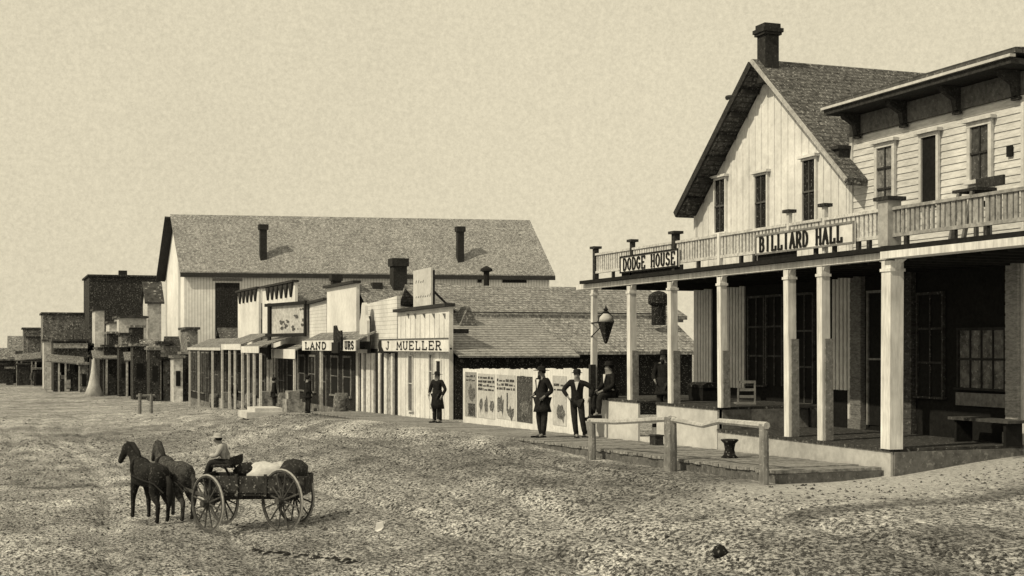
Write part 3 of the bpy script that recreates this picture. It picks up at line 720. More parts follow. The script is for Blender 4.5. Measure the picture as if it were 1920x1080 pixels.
# side lean-to roof facing the lot
mb = MB(); mb.prism([(XM + .16, 44.75, pa.z), (XM + .16, 50.2, 3.82), (XM + .16, 50.2, 3.76), (XM + .16, 44.75, pa.z - .06)], (pb.x - XM - .2, 0, 0)); lr = mb.build('roof', rfl, mu)
mb = MB(); p = OY(864, 575, 49.6)
mb.prism([(p.x - .35, 48.6, 3.4), (p.x + .35, 48.6, 3.4), (p.x, 48.6, 4.1)], (0, 1.0, 0)); mb.build('dormer', rf_d, lr)
p = OY(862, 622, 46.2); MB().box(p.x - .45, p.x + .3, 46.1, 46.3, p.z - .06, p.z + .1).build('roof_board', darkw, lr)
mb = MB(); mb.box(XM + .2, pb.x - .2, 45.25, 45.3, -.3, pa.z - .05); mb.build('side_wall', blackf, mu)
mb = MB()
for k in range(9): x = XM + .25 + k * .55; mb.box(x, x + .08, 44.8, 44.9, pa.z - .22, pa.z - .13)
mb.build('rafter_end', darkw, lr)
for u in (767, 780, 797, 815, 835):
    y, z = F(u, 592, XM); mb = MB(); mb.prism([(XM, y - .03, z - .12), (XM - .1, y - .03, z + .08), (XM, y - .03, z + .08)], (0, .06, 0)); mb.build('cornice_bracket', midg, mu)
mb = MB()
for u in range(752, 842, 9):
    y, z = F(u, 600, XM); y2 = y; mb.box(XM - .02, XM - .001, y - .02, y + .02, -.1, 3.75)
mb.build('battens', M('paint', .6, .2, 8), mu)
winp(mu, XM - .002, 768, 775, 668, 770, mun=(0, 1), frm=white2, fr=.05, pm=M('pane', .12, .5, 9), cap=False)
winp(mu, XM - .002, 807, 812, 665, 728, mun=(0, 1), frm=white2, fr=.04, pm=M('pane', .12, .5, 9), cap=False)
winp(mu, XM - .002, 820, 828, 677, 800, kind='door', mun=(0, 0), frm=white, fr=.06, pm=black, cap=False)
# name board
Xb = XM - .22; Y0, z1 = F(709, 638, Xb); Y1, _ = F(841, 638, Xb); _, z0 = F(841, 661, Xb)
t = thing('shop_sign', (Xb, (Y0 + Y1) / 2, z0), 'long white board lettered J. MUELLER with a painted black boot, above the shop door', 'sign')
MB().box(Xb, Xb + .04, Y1, Y0, z0, z1 + .04).build('board', white, t)
mb = MB(); mb.box(Xb - .02, Xb, Y1, Y0, z1, z1 + .05); mb.box(Xb - .02, Xb, Y1, Y0, z0, z0 + .03); mb.build('border', M('paint', .12, .4, 9), t)
Ya, _ = F(722, 650, Xb); Yb, _ = F(829, 650, Xb)
Lw = Ya - Yb
mb = MB(); text(mb, 'J', (Xb - .012, Ya, z0 + .1), (0, -1, 0), (0, 0, 1), NX, Lw / 9, z1 - z0 - .17, .06); mb.build('lettering', lead, t)
mb = MB(); text(mb, 'MUELLER', (Xb - .012, Ya - Lw * 2 / 9, z0 + .1), (0, -1, 0), (0, 0, 1), NX, Lw * 7 / 9, z1 - z0 - .17, .06); mb.build('lettering', lead, t)
yb_, _ = F(713, 650, Xb)
mb = MB(); mb.prism([(Xb - .03, yb_ + .17, z1 + .0), (Xb - .03, yb_ - .2, z1 + .0), (Xb - .03, yb_ - .24, z0 + .2), (Xb - .03, yb_ - .65, z0 - .02), (Xb - .03, yb_ - .6, z0 - .12), (Xb - .03, yb_ + .15, z0 - .0), (Xb - .03, yb_ + .25, z0 + .25)], (.02, 0, 0)); mb.build('boot_emblem', lead, t)
mb = MB()
for yy in (Y1 + .3, Y0 - .6): mb.box(Xb + .04, XM, yy, yy + .06, z0 + .1, z0 + .16)
mb.build('hanger', darkw, t)
# rooftop board
Xr = XM + .3; Y0, z1 = F(775, 508, Xr); Y1, z2 = F(808, 501, Xr); _, z0 = F(790, 575, Xr)
t = thing('rooftop_board', (Xr, (Y0 + Y1) / 2, z0), 'tall blank white signboard standing on the roof of the shop', 'sign')
MB().prism([(Xr, Y0, z0), (Xr, Y1, z0), (Xr, Y1, z2), (Xr, Y0, z1)], (.07, 0, 0)).build('board', M('paint', .56, .15, 6), t)
mb = MB(); mb.box(Xr + .071, Xr + .16, Y1 + .02, Y1 + .16, z0 - 1.0, z2 - .1); mb.box(Xr + .071, Xr + .16, Y0 - .2, Y0 - .06, z0 - 1.0, z1 - .1); mb.bar((Xr + .12, (Y0 + Y1) / 2, z1 - .5), (Xr + 1.3, (Y0 + Y1) / 2, z0 - .2), .07, .07, (0, 1, 0)); mb.build('brace', darkw, t)
mb = MB(); rn = random.Random(4)
for zz, n in ((z0 + .35, 7), (z0 + .9, 4)):
    for k in range(n):
        y = Y0 - .35 - k * .3; mb.bar((Xr - .006, y, zz), (Xr - .006, y - .12, zz + rn.uniform(.03, .12)), .01, .035, NX)
mb.build('faded_strokes', M('paint', .2, .4, 9), t)

shop('pale_store', 'white clapboard shop front with plain square top left of the J. MUELLER shop', 689, 744, 570, 555, XM + .1, 4.2, 12, M('clap', .7, .12, 6), cap=False)
mid2 = shop('column_store', 'tall plain white false front rising behind the LAND sign', 613, 668, 541, 531, XM + .1, 4.6, 12, M('paint', .72, .12, 4), cap=True)
shop('grey_store', 'lower white clapboard front with slanting top left of the tall plain front', 556, 612, 577, 563, XM + .1, 4.2, 12, M('clap', .68, .12, 5), cap=True)
saw = shop('saloon', 'white false front with a row of pointed teeth hanging under its dark cornice', 492, 553, 541, 529, XM + .1, 5.2, 12, M('paint', .72, .12, 4), cap=True)
saw2 = shop('corner_store', 'tall white front with toothed cornice at the far end of the row', 446, 485, 549, 541, XM + .1, 5.2, 10, M('paint', .72, .12, 4), cap=True)
def teeth(par, u0, u1, y0, y1, n, D=XM + .1):
    mb = MB(); Ya, za = F(u0, y0, D); Yb, zb = F(u1, y1, D)
    for k in range(n):
        t = (k + .5) / n; y = lerp(Ya, Yb, t); z = lerp(za, zb, t); h = (Ya - Yb) / n * .38
        mb.prism([(D - .12, y - h, z), (D - .12, y + h, z), (D - .12, y, z - .75)], (.11, 0, 0))
    mb.build('cornice_teeth', darkw, par)
teeth(saw, 500, 552, 540, 530, 6); teeth(saw2, 448, 484, 549, 541, 5)

# painted pilasters and doors at street level of the middle shops
def strip(par, u0, u1, yt, yb, mat, name='pilaster', D=XM + .04, th=.09):
    Ya, zt = F(u0, yt, D); Yb, _ = F(u1, yt, D); g = G(D, (Ya + Yb) / 2); _, zb = F((u0 + u1) / 2, yb, D)
    MB().box(D - th, D, Yb, Ya, min(zb, g - .1) if yb > 760 else zb, zt).build(name, mat, par)
st = thing('pilaster_store', (XM, 56, -.3), 'dark glazed shop front with white pilasters left of the J. MUELLER shop', 'shop front')
Ya, zt = F(668, 660, XM + .06); Yb, _ = F(745, 662, XM + .06)
MB().box(XM + .04, XM + .09, Yb, Ya, -.9, 2.5).build('wall', blackf, st)
for a, b_ in ((671, 675), (681, 685), (690, 698), (700, 704), (713, 716), (724, 729), (737, 740)):
    strip(st, a, b_, 662, 780, M('paint', .66, .3, 7), D=XM + .035)
strip(st, 730, 737, 664, 785, M('paint', .3, .6, 7, .1), 'door', D=XM + .03, th=.05)
strip(st, 717, 722, 664, 785, black, 'door', D=XM + .03, th=.05)
strip(st, 671, 692, 655, 662, white2, 'lintel', D=XM - .1, th=.1)
# bottle shaped sign
Xs_ = XM - .3; Yc_, z1 = F(681, 566, Xs_); _, z0 = F(681, 640, Xs_)
t = thing('bottle_sign', (Xs_, Yc_, z0), 'white bottle shaped board standing upright above the awnings', 'sign')
hw = .62; H = z1 - z0
prof = [(-hw, 0), (hw, 0), (hw, .52), (hw * .62, .66), (hw * .5, .9), (hw * .3, .98), (-hw * .3, .98), (-hw * .5, .9), (-hw * .62, .66), (-hw, .52)]
MB().prism([(Xs_, Yc_ - a, z0 + b_ * H) for a, b_ in prof], (.12, 0, 0)).build('board', M('paint', .64, .08, 5), t)
MB().box(Xs_ + .121, Xs_ + .2, Yc_ - .5, Yc_ + .2, z0 - .5, z1 - .6).build('brace', darkw, t)

# awnings with posts in front of the row
def awning(name, label, u0, u1, D_out, D_in, yt, yb, posts_, rm, fm, fas=True, pw=.12, rise=.65):
    Y0, zt = F(u0, yt, D_out); Y1, _ = F(u1, yt, D_out); _, zo = F(u1, yb, D_out)
    t = thing(name, (D_out, (Y0 + Y1) / 2, G(D_out, (Y0 + Y1) / 2)), label, 'awning', 'awnings over the boardwalk')
    MB().prism([(D_out, Y1, zt - .06), (D_out, Y1, zt), (D_in, Y1, zt + rise), (D_in, Y1, zt + rise - .06)], (0, Y0 - Y1, 0)).build('roof', rm, t)
    if fas: MB().box(D_out - .04, D_out - .002, Y1, Y0, zo, zt + .02).build('fascia', fm, t)
    for u in posts_:
        y, _ = F(u, yt, D_out + .1); g = G(D_out + .1, y)
        MB().box(D_out + .03, D_out + .03 + pw, y - pw / 2, y + pw / 2, g - .2, zo - .001 if fas else zt - .08).build('post', M('paint', .68, .3, 8), t)
    return t
arf = M('shingle', .22, .8, 5, .3)
awning('wooden_awning', 'shingled awning at the far end with closely set posts', 352, 414, 12.9, XM, 652, 657, (356, 373, 399), arf, white2)
awning('wooden_awning', 'awning with a pale fascia board over thin posts below the toothed corner front', 416, 452, 12.7, XM, 646, 656, (417, 431, 441), arf, white)
awning('wooden_awning', 'short awning with white fascia tilted over four thin posts', 453, 486, 12.4, XM, 650, 662, (455, 466, 477, 489), arf, white)
awning('wooden_awning', 'awning with a deep blank white fascia under the framed sign', 508, 554, 13.7, XM, 655, 673, (503, 510, 553), arf, M('paint', .7, .08, 5), rise=.3)
la = awning('wooden_awning', 'awning carrying the LAND lettering on its white fascia', 568, 668, 13.6, XM, 640, 658, (603,), arf, white, rise=.4)
for k, (aa, lab) in enumerate(((560, ''),)): pass
Xl = 13.6 - .045; Ya, z1 = F(571, 641, Xl); Yb, _ = F(613, 641, Xl); _, z0 = F(613, 657, Xl)
mb = MB(); text(mb, 'LAND', (Xl - .01, Ya, z0 + .06), (0, -1, 0), (0, 0, 1), NX, Ya - Yb, z1 - z0 - .1, .09); mb.build('lettering', lead, la); mb = MB()
Ya, _ = F(646, 641, Xl); Yb, _ = F(664, 641, Xl); text(mb, 'URS', (Xl - .01, Ya, z0 + .08), (0, -1, 0), (0, 0, 1), NX, Ya - Yb, z1 - z0 - .1, .1); mb.build('lettering', lead, la)
# black boot-like trade figure above the sign
Yc_, z1 = F(634, 610, Xl); _, z0 = F(634, 655, Xl)
t = thing('trade_emblem', (Xl, Yc_, z0), 'black carved trade emblem standing over the LAND sign', 'emblem')
H = z1 - z0
mb = MB(); mb.prism([(Xl - .1, Yc_ - a, z0 + b_ * H) for a, b_ in ((-.35, 0), (.9, 0), (.95, .5), (.85, .78), (.7, .6), (.45, .75), (.1, .8), (-.15, 1.0), (-.45, .98), (-.5, .6), (-.45, .25))], (.09, 0, 0)); mb.build('figure', blackf, t)
MB().box(Xl - .2, Xl - .1, Yc_ - .8, Yc_ + .4, z0 - .15, z0 + .3).build('bracket', iron, t)
# street level dark shop fronts behind the awnings
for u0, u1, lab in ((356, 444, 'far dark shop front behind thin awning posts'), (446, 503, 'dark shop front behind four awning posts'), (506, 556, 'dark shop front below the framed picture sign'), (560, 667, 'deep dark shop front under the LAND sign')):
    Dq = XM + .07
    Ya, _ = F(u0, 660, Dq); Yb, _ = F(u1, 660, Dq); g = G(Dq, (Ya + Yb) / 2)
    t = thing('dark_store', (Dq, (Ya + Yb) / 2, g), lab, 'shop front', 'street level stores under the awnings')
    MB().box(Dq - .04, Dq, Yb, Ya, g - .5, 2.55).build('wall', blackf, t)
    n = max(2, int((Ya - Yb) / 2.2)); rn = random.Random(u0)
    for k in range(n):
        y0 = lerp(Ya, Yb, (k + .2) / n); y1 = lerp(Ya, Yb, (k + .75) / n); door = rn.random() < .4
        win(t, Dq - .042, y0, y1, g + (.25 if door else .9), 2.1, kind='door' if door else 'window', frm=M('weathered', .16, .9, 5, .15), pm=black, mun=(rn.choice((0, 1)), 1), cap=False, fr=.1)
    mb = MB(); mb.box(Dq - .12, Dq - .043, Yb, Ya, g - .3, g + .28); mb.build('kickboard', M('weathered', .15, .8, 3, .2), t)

# framed picture sign on the awning roof
p0 = W(507, 573, 74); p1 = W(575, 572, 69.5); z0 = W(540, 628, 72).z
dv = Vector((p1.x - p0.x, p1.y - p0.y, 0)); L = dv.length; dv.normalize()
t = thing('framed_sign', (p0.x, p0.y, z0), 'square picture sign in a heavy black frame standing over the awnings', 'sign')
nn = Vector((dv.y, -dv.x, 0)); P0 = Vector((p0.x, p0.y, 0)); zt = p0.z
def pp(a, z, o=0): return P0 + dv * a + Vector((0, 0, z)) + nn * o
MB().prism([pp(0, z0), pp(L, z0), pp(L, zt), pp(0, zt)], nn * -.05).build('board', M('paint', .45, .4, 5), t)
mb = MB(); 
mb.bar(pp(.05, z0 - 1.3, .08), pp(.05, zt + .12, .08), .34, .1, dv); mb.bar(pp(L, z0 - .1, .08), pp(L, zt + .12, .08), .2, .1, dv)
mb.bar(pp(-.5, zt + .02, .1), pp(L + .2, zt + .02, .1), .11, .16, nn); mb.bar(pp(-.4, z0, .1), pp(L, z0, .1), .11, .16, nn); mb.build('frame', iron, t)
mb = MB(); rn = random.Random(3)
for k in range(26):
    q_ = rn.random(); cx_ = (.25 + .68 * q_) * L; cz_ = z0 + (zt - z0) * (.16 + rn.random() * (.25 + .5 * q_)); r_ = rn.uniform(.04, .13)
    pts_ = [pp(cx_ + math.cos(q) * r_ * rn.uniform(1, 2.6), cz_ + math.sin(q) * r_ * rn.uniform(.5, 1), .004 + k * .0006) for q in [i_ * .785 for i_ in range(8)]]
    mb.prism(pts_, nn * -.002)
mb.build('picture', M('print', .1, .6, 6), t)
p = W(540, 650, 68)

# awning steps: low platform at the shops
p = WG(488, 778)
mb = MB(); mb.box(p.x - .8, p.x + .8, p.y - 1.2, p.y + 1.2, p.z - .1, p.z + .18); mb.box(p.x - .4, p.x + .8, p.y - 1, p.y + 1, p.z + .18, p.z + .34)
lone(mb, 'wooden_step', white2, p, 'low pale wooden step in the street before the thin posts', 'step')

# chimneys behind the row and roofs
def bhouse(name, label, u0, u1, yr, d, half, ze_drop, roofm, wallm=None, chim=()):
    a = W(u0, yr, d); b_ = W(u1, yr, d); Y = (a.y + b_.y) / 2
    x0, x1 = max(a.x, 14.75), max(b_.x, 19); zrg_ = CZ - (yr - HZ) * d / FPX
    t, r = gabled(name, label, 'house', x0, x1, Y - half, Y + half, G(x0, Y), zrg_ - ze_drop, zrg_, wallm or dirtyw, roofm, 'roofs behind the shop row')
    for (uc, yt, w_) in chim:
        p = OY(uc, yt, Y - .4)
        mb = MB(); mb.box(p.x - w_ / 2, p.x + w_ / 2, Y - .4 - w_ / 2, Y - .4 + w_ / 2, zrg_ - 1, p.z - .15); mb.box(p.x - w_ / 2 - .07, p.x + w_ / 2 + .07, Y - .4 - w_ / 2 - .07, Y - .4 + w_ / 2 + .07, p.z - .35, p.z)
        mb.build('chimney', brickd, r)
    return t, r
rf2 = M('shingle', .20, .75, 5, .25)
bhouse('back_building', 'grey roofed house with a black capped chimney behind the white clapboard shop', 672, 840, 536, 62, 3.2, 1.7, rf2, chim=((747, 485, .62), (706, 530, .3)))
bhouse('back_building', 'grey roofed house glimpsed between the toothed saloon and the tall plain front', 552, 668, 534, 78, 3.5, 1.8, rf2, chim=((630, 515, .5),))
bhouse('back_building', 'small low roofed house behind the far end of the shop row', 365, 430, 618, 98, 2.2, 1.4, M('shingle', .1, .7, 3, .2), wallm=blackf)

# ------------------------------------------------------------------ the great hall on the left
pA = W(345, 505, 128); pB = W(1030, 508, 134)
Yh = (pA.y + pB.y) / 2
big = thing('great_barn', ((pA.x + pB.x) / 2, Yh + 7, -2), 'huge white barn like building with a long grey shingled roof behind the shop row', 'barn')
dvx = pB - pA; ang = math.atan2(dvx.y, dvx.x); Lb = Vector((dvx.x, dvx.y)).length
ca, sa = math.cos(ang), math.sin(ang)
def BB(a, b_, z): return Vector((pA.x + a * ca - b_ * .03, pA.y + a * sa + b_, z))
ze = CZ + 143 * 128 / FPX; half = 5.9
# ridge height from the picture: y = 410 at u ~ 560
def ridge_z(): 
    p = BB(Lb * .4, half, 0); d = p.x * SP + p.y * CP; return CZ + (HZ - 411) * d / FPX
zq = ridge_z(); 
mb = MB(); mb.prism([BB(0, 0, -2.5), BB(0, 0, ze), BB(0, half, zq - .1), BB(0, 2 * half, ze), BB(0, 2 * half, -2.5)], BB(Lb, 0, 0) - BB(0, 0, 0))
mb.build('wall', M('vertx', .78, .12, 2), big)
mb = MB(); oh = .4; sp_ = (zq - ze) / half
v = BB(Lb + 2 * oh, 0, 0) - BB(0, 0, 0)
mb.prism([BB(-oh, -oh, ze - sp_ * oh), BB(-oh, half, zq), BB(-oh, half, zq + .25), BB(-oh, -oh, ze - sp_ * oh + .25)], v)
mb.prism([BB(-oh, 2 * half + oh, ze - sp_ * oh), BB(-oh, half, zq), BB(-oh, half, zq + .25), BB(-oh, 2 * half + oh, ze - sp_ * oh + .25)], v)
br = mb.build('roof', M('shingle', .30, .7, 4.5, .3), big)
mb = MB(); mb.bar(BB(-oh, -oh - .05, ze - sp_ * oh - .06), BB(Lb + oh, -oh - .05, ze - sp_ * oh - .06), .12, .4, (0, 1, 0)); mb.build('gutter', darkw, br)
mb = MB(); mb.bar(BB(-oh - .06, half, zq - .05), BB(-oh - .06, 2 * half + oh, ze - sp_ * oh - .05), .2, .9, (0, 1, 0)); mb.build('rake_board', darkw, br)
for uc, yt, yb, w_ in ((493, 421, 492, .62), (865, 425, 494, .62)):
    q = (uc - 345) / 685 * Lb; pbm = BB(q, 1.2, 0); d = pbm.x * SP + pbm.y * CP; zt_ = CZ + (HZ - yt) * d / FPX
    mb = MB(); zb_ = ze + sp_ * 1.0
    mb.box(pbm.x - w_ / 2, pbm.x + w_ / 2, pbm.y - w_ / 2, pbm.y + w_ / 2, zb_ - .2, zt_ - .5); mb.box(pbm.x - w_ / 2 - .12, pbm.x + w_ / 2 + .12, pbm.y - w_ / 2 - .1, pbm.y + w_ / 2 + .1, zt_ - .5, zt_)
    ch = mb.build('chimney', brickd, br)
    MB().box(pbm.x - 1.4, pbm.x + 1.3, pbm.y - .7, pbm.y - .55, zb_ - .55, zb_ - .25).build('flashing', dirtyw, ch)
def bigopen(u0, u1, yt, yb, nm, mat):
    a = (u0 - 345) / 685 * Lb; b_ = (u1 - 345) / 685 * Lb; p = BB(a, 0, 0); d = p.x * SP + p.y * CP
    z1 = CZ + (HZ - yt) * d / FPX; z0_ = CZ + (HZ - yb) * d / FPX
    MB().prism([BB(a, -.08, z0_), BB(b_, -.08, z0_), BB(b_, -.08, z1), BB(a, -.08, z1)], BB(0, .075, 0) - BB(0, 0, 0)).build(nm, mat, big)
bigopen(401, 445, 530, 640, 'doorway', blackf); bigopen(396, 450, 522, 527, 'lintel', midg)
for (u0, u1) in ((890, 898), (938, 985)): bigopen(u0, u1, 514, 530, 'vent', blackf)
mb = MB(); q = BB(.3, -.1, 0)
# small pipes seen above the mid roofs
for uc, yt in ((912, 500),):
    p = OY(uc, yt, 60); mb = MB(); mb.tube([(p.x, 60, 3.5), (p.x, 60, p.z - .25)], .14, 8); mb.lathe((p.x, 60, p.z - .25), [(.14, 0), (.3, .05), (.28, .15), (.05, .28)], 10)
    lone(mb, 'stove_pipe', iron, (p.x, 60, 3.5), 'capped iron stove pipe rising behind the low grey roof', 'stove pipe')

# ------------------------------------------------------------------ far end of the street
def block(name, label, px0, px1, ytop, ybase, d, ln, kind, wm, rm=None, cat='building', fm=None, grp='distant buildings at the end of the street', wins=0, chim=None):
    a = W(px0, ytop, d); b_ = W(px1, ytop, d); x0, x1 = a.x, b_.x; Y = (a.y + b_.y) / 2
    zt_ = CZ + (HZ - ytop) * d / FPX; g = min(G(x0, Y), CZ - (ybase - HZ) * d / FPX)
    t = thing(name, ((x0 + x1) / 2, Y + ln / 2, g), label, cat, grp)
    rm = rm or M('shingle', .09, .7, 1.2, .2)
    if kind == 'gable':
        ze_ = zt_ - ln * .42; MB().prism([(x0, Y, g - .5), (x0, Y, ze_), (x0, Y + ln / 2, zt_ - .1), (x0, Y + ln, ze_), (x0, Y + ln, g - .5)], (x1 - x0, 0, 0)).build('wall', wm, t)
        mb = MB()
        mb.prism([(x0 - .3, Y - .3, ze_ - .2), (x0 - .3, Y + ln / 2, zt_), (x0 - .3, Y + ln / 2, zt_ + .2), (x0 - .3, Y - .3, ze_ + .0)], (x1 - x0 + .6, 0, 0))
        mb.prism([(x0 - .3, Y + ln + .3, ze_ - .2), (x0 - .3, Y + ln / 2, zt_), (x0 - .3, Y + ln / 2, zt_ + .2), (x0 - .3, Y + ln + .3, ze_ + .0)], (x1 - x0 + .6, 0, 0))
        r = mb.build('roof', rm, t)
    else:
        MB().box(x0, x1, Y, Y + ln, g - .5, zt_ - .02).build('wall', wm, t)
        mb = MB(); mb.box(x0 - .2, x1 + .2, Y - .2, Y + ln + .2, zt_, zt_ + .22); r = mb.build('roof', rm, t)
    for k in range(wins):
        q = (k + .5) / wins; xx = lerp(x0, x1, q); zc = lerp(g, zt_, .55); hw_ = min(.5, (x1 - x0) / wins * .25)
        MB().box(xx - hw_, xx + hw_, Y - .06, Y - .003, zc - .7, zc + .6).build('window', black if wm != blackf else M('paint', .4, .4, 3), t)
    if chim:
        cx_ = lerp(x0, x1, chim); MB().box(cx_ - .5, cx_ + .5, Y + ln * .45, Y + ln * .45 + .9, zt_ - 1, zt_ + 1.05).build('chimney', brickd, r)
    if kind == 'porch':
        rv = random.Random(px0 * 3); zo = min(zt_ - .5, rv.uniform(.5, 1.5)); lt_ = M('paint', .42, .7, 4); yo = Y - rv.uniform(1, 3); xo = x0 - .8; tl = rv.uniform(-.35, .35)
        mb = MB(); mb.prism([(xo, yo, zo), (xo, Y - .01, zo + .75), (xo, Y - .01, zo + .65), (xo, yo, zo - .12)], (x1 - xo - .4, 0, tl)); mb.build('awning', M('weathered', .16, .9, 5, .35), t)
        n_ = 4 + px0 % 3
        for k in range(n_):
            xx = lerp(xo + .1, x1 - .1, k / (n_ - 1)) + .2 * math.sin(k * 9 + px0); MB().box(xx - .09, xx + .09, yo + .1, yo + .28, g - .3, zo - .125).build('post', lt_, t)
        rn_ = random.Random(px0)
        for k in range(6):
            xx = rn_.uniform(x0 + .3, x1 - .8); w__ = rn_.uniform(.2, .8); z_ = rn_.uniform(g, zo - .9); MB().box(xx, xx + w__, Y - .05, Y - .004, z_, z_ + rn_.uniform(.3, 1.1)).build('shutter', M('paint', rn_.choice((.2, .35, .5)), .6, 4), t)
        MB().box(x0, x1, Y - .08, Y - .051, zt_ - .75, zt_ - .2).build('signboard', M('weathered', .3, .8, 4, .3), t)
    return t
dk2 = M('dark', .035, .9, 4.5, .16); mot = M('weathered', .16, .95, 3, .4); wf = M('paint', .55, .45, 3); wf2 = M('paint', .2, .9, 4, .2)
block('dark_house', 'large dark building with flat ridge and a chimney beyond the shops', 166, 304, 519, 740, 168, 12, 'flat', dk2, dk2, chim=.52)
block('small_house', 'narrow white gabled house tucked against the left end of the great barn', 276, 303, 530, 735, 150, 5, 'gable', wf)
block('small_house', 'pale square front with a small round dark opening', 222, 276, 596, 650, 142, 6, 'flat', wf, wins=1)
block('small_house', 'narrow upright white front before the dark building, second from its left edge', 205, 219, 606, 700, 144, 5, 'flat', wf)
block('small_house', 'small white square front before the left edge of the dark building', 178, 196, 582, 700, 150, 5, 'flat', wf)
block('awning_store', 'dark speckled shop with a sloping awning between the leaning pole and the great barn', 246, 342, 645, 740, 132, 7, 'porch', dk2, cat='shop', wins=3)
block('awning_store', 'dark speckled shop with a sloping awning behind the pale cone tent', 186, 244, 655, 742, 138, 7, 'porch', dk2, cat='shop', wins=2)
block('awning_store', 'small grey upright shop at the near end of the far shops beside the awning posts', 351, 371, 618, 748, 122, 5, 'flat', mot, cat='shop')
block('flat_store', 'grey mottled building with an overhanging cornice left of the dark building', 80, 166, 589, 735, 175, 9, 'flat', mot, M('dark', .06, .8, 1.5, .2))
block('flat_store', 'low building with mottled grey front at the left end of the street', 44, 84, 617, 725, 190, 8, 'flat', mot)
block('small_house', 'small gabled house farthest left on the skyline', 18, 46, 632, 715, 205, 7, 'gable', wf2, mot)
block('small_house', 'low white shed at the left picture edge', -30, 22, 655, 712, 215, 6, 'gable', wf, mot)
block('small_house', 'white narrow shop front among dark sheds under the grey cornice building', 82, 98, 640, 715, 160, 5, 'flat', wf)
block('awning_store', 'dark shop with awning under the grey cornice building', 100, 165, 640, 742, 150, 7, 'porch', dk2, cat='shop', wins=2)
block('awning_store', 'dark low shop with awning at far left of the street', 40, 84, 668, 724, 178, 6, 'porch', dk2, cat='shop', wins=2)
block('small_house', 'dark shed with low roof at the left picture edge', -20, 40, 676, 716, 185, 5, 'flat', dk2, mot)

rq = random.Random(21)
def topat(u):
    pts_ = [(-20, 668), (20, 645), (45, 632), (80, 612), (120, 606), (165, 606), (200, 600), (240, 610), (300, 600), (345, 615)]
    for (a_, b_), (c_, d_) in zip(pts_, pts_[1:]):
        if a_ <= u <= c_: return lerp(b_, d_, (u - a_) / (c_ - a_))
    return 640
u = -15
while u < 338:
    wd_ = rq.uniform(13, 27); yt_ = topat(u) + rq.uniform(4, 46); q_ = rq.random(); dd = lerp(196, 131, sst(-20, 300, u)) + rq.uniform(-6, 6)
    mt_ = dk2 if q_ < .58 else (mot if q_ < .78 else (wf2 if q_ < .92 else wf))
    nm_ = 'dark' if q_ < .58 else ('mottled grey' if q_ < .78 else 'pale')
    tt_ = block('crowded_store', 'small %s front crowded into the distant row of stores at the left' % nm_, u, u + wd_, yt_, 720 + 25 * sst(0, 150, u), dd, 4, rq.choice(('flat', 'flat', 'gable')), mt_, mot if q_ < .5 else dk2, cat='shop', grp='%s little fronts crowded in the distance' % nm_, wins=rq.choice((0, 1, 2)))
    u += wd_ * rq.uniform(.7, 1.1)
u = -12
while u < 345:
    wd_ = rq.uniform(12, 30); dd = lerp(180, 121, sst(-20, 300, u)) + rq.uniform(-3, 3); q_ = rq.random()
    yt_ = lerp(690, 662, sst(0, 160, u)) + rq.uniform(-14, 22); mt_ = dk2 if q_ < .7 else (mot if q_ < .88 else wf)
    nm_ = 'dark' if q_ < .7 else ('mottled grey' if q_ < .88 else 'pale')
    block('lean_to_stall', 'low %s stall squeezed in front of the distant row at the left' % nm_, u, u + wd_, yt_, 720 + 26 * sst(0, 150, u), dd, 2.4, 'flat', mt_, rq.choice((mot, dk2, wf2)), cat='stall', grp='low %s stalls before the distant row' % nm_, wins=rq.choice((0, 1, 1)))
    u += wd_ * rq.uniform(.9, 1.6)
# tent-like cone, leaning pole, far wagon
p = WG(176, 743)
mb = MB(); H = 72 * (p.x * SP + p.y * CP) / FPX
mb.lathe(p, [(.95, 0), (.55, H * .28), (.3, H * .6), (.14, H * .95), (.02, H)], 12)
lone(mb, 'conical_tent', M('canvas', .5, .25, 3), p, 'narrow pale cone shaped tent in the distant street', 'tent', smooth=True)
p = WG(294, 742); d = p.x * SP + p.y * CP
q = W(298, 664, d)
mb = MB(); mb.tube([p, q], [.18, .1], 8)
lone(mb, 'leaning_pole', white2, p, 'slightly leaning white pole in front of the dark far shops', 'pole')
# grey hitching stake
p = WG(272, 776); d = p.x * SP + p.y * CP
mb = MB(); mb.tube([(p.x - .3, p.y, p.z - .1), (p.x - .3, p.y, p.z + 1.2)], .1, 7); mb.tube([(p.x + .35, p.y, p.z - .1), (p.x + .35, p.y, p.z + 1.15)], .1, 7); mb.tube([(p.x - .5, p.y, p.z + 1.05), (p.x + .55, p.y, p.z + 1.08)], .07, 6)
lone(mb, 'hitching_rack', midg, p, 'short grey two legged hitching frame in the street at the left', 'hitching rail')

# ------------------------------------------------------------------ skinned figures
def skinned(name, verts, edges, radii, mat, parent, sub=1):
    me = bpy.data.meshes.new(name); me.from_pydata([Vector(v) for v in verts], edges, []); o = bpy.data.objects.new(name, me); COL.objects.link(o)
    m = o.modifiers.new('Skin', 'SKIN'); m.use_smooth_shade = True
    sv = me.skin_vertices[0].data
    for i, r in enumerate(radii): sv[i].radius = r if isinstance(r, tuple) else (r, r)
    sv[0].use_root = True
    s = o.modifiers.new('Sub', 'SUBSURF'); s.levels = sub; s.render_levels = sub
    bpy.context.view_layer.update()
    ev = o.evaluated_get(bpy.context.evaluated_depsgraph_get()); nm = bpy.data.meshes.new_from_object(ev)
    for p_ in nm.polygons: p_.use_smooth = True
    nm.materials.clear(); nm.materials.append(mat)
    COL.objects.unlink(o); bpy.data.objects.remove(o)
    k = bpy.data.objects.new(name, nm); COL.objects.link(k); k.parent = parent
    return k
skinm = M('skin', .22, .2, 20); cloth = M('cloth', .014, .5, 14, .015); cloth2 = M('cloth', .022, .5, 14, .02); shirtm = M('cloth', .6, .15, 20); hairm = M('hair', .02, .4, 30)
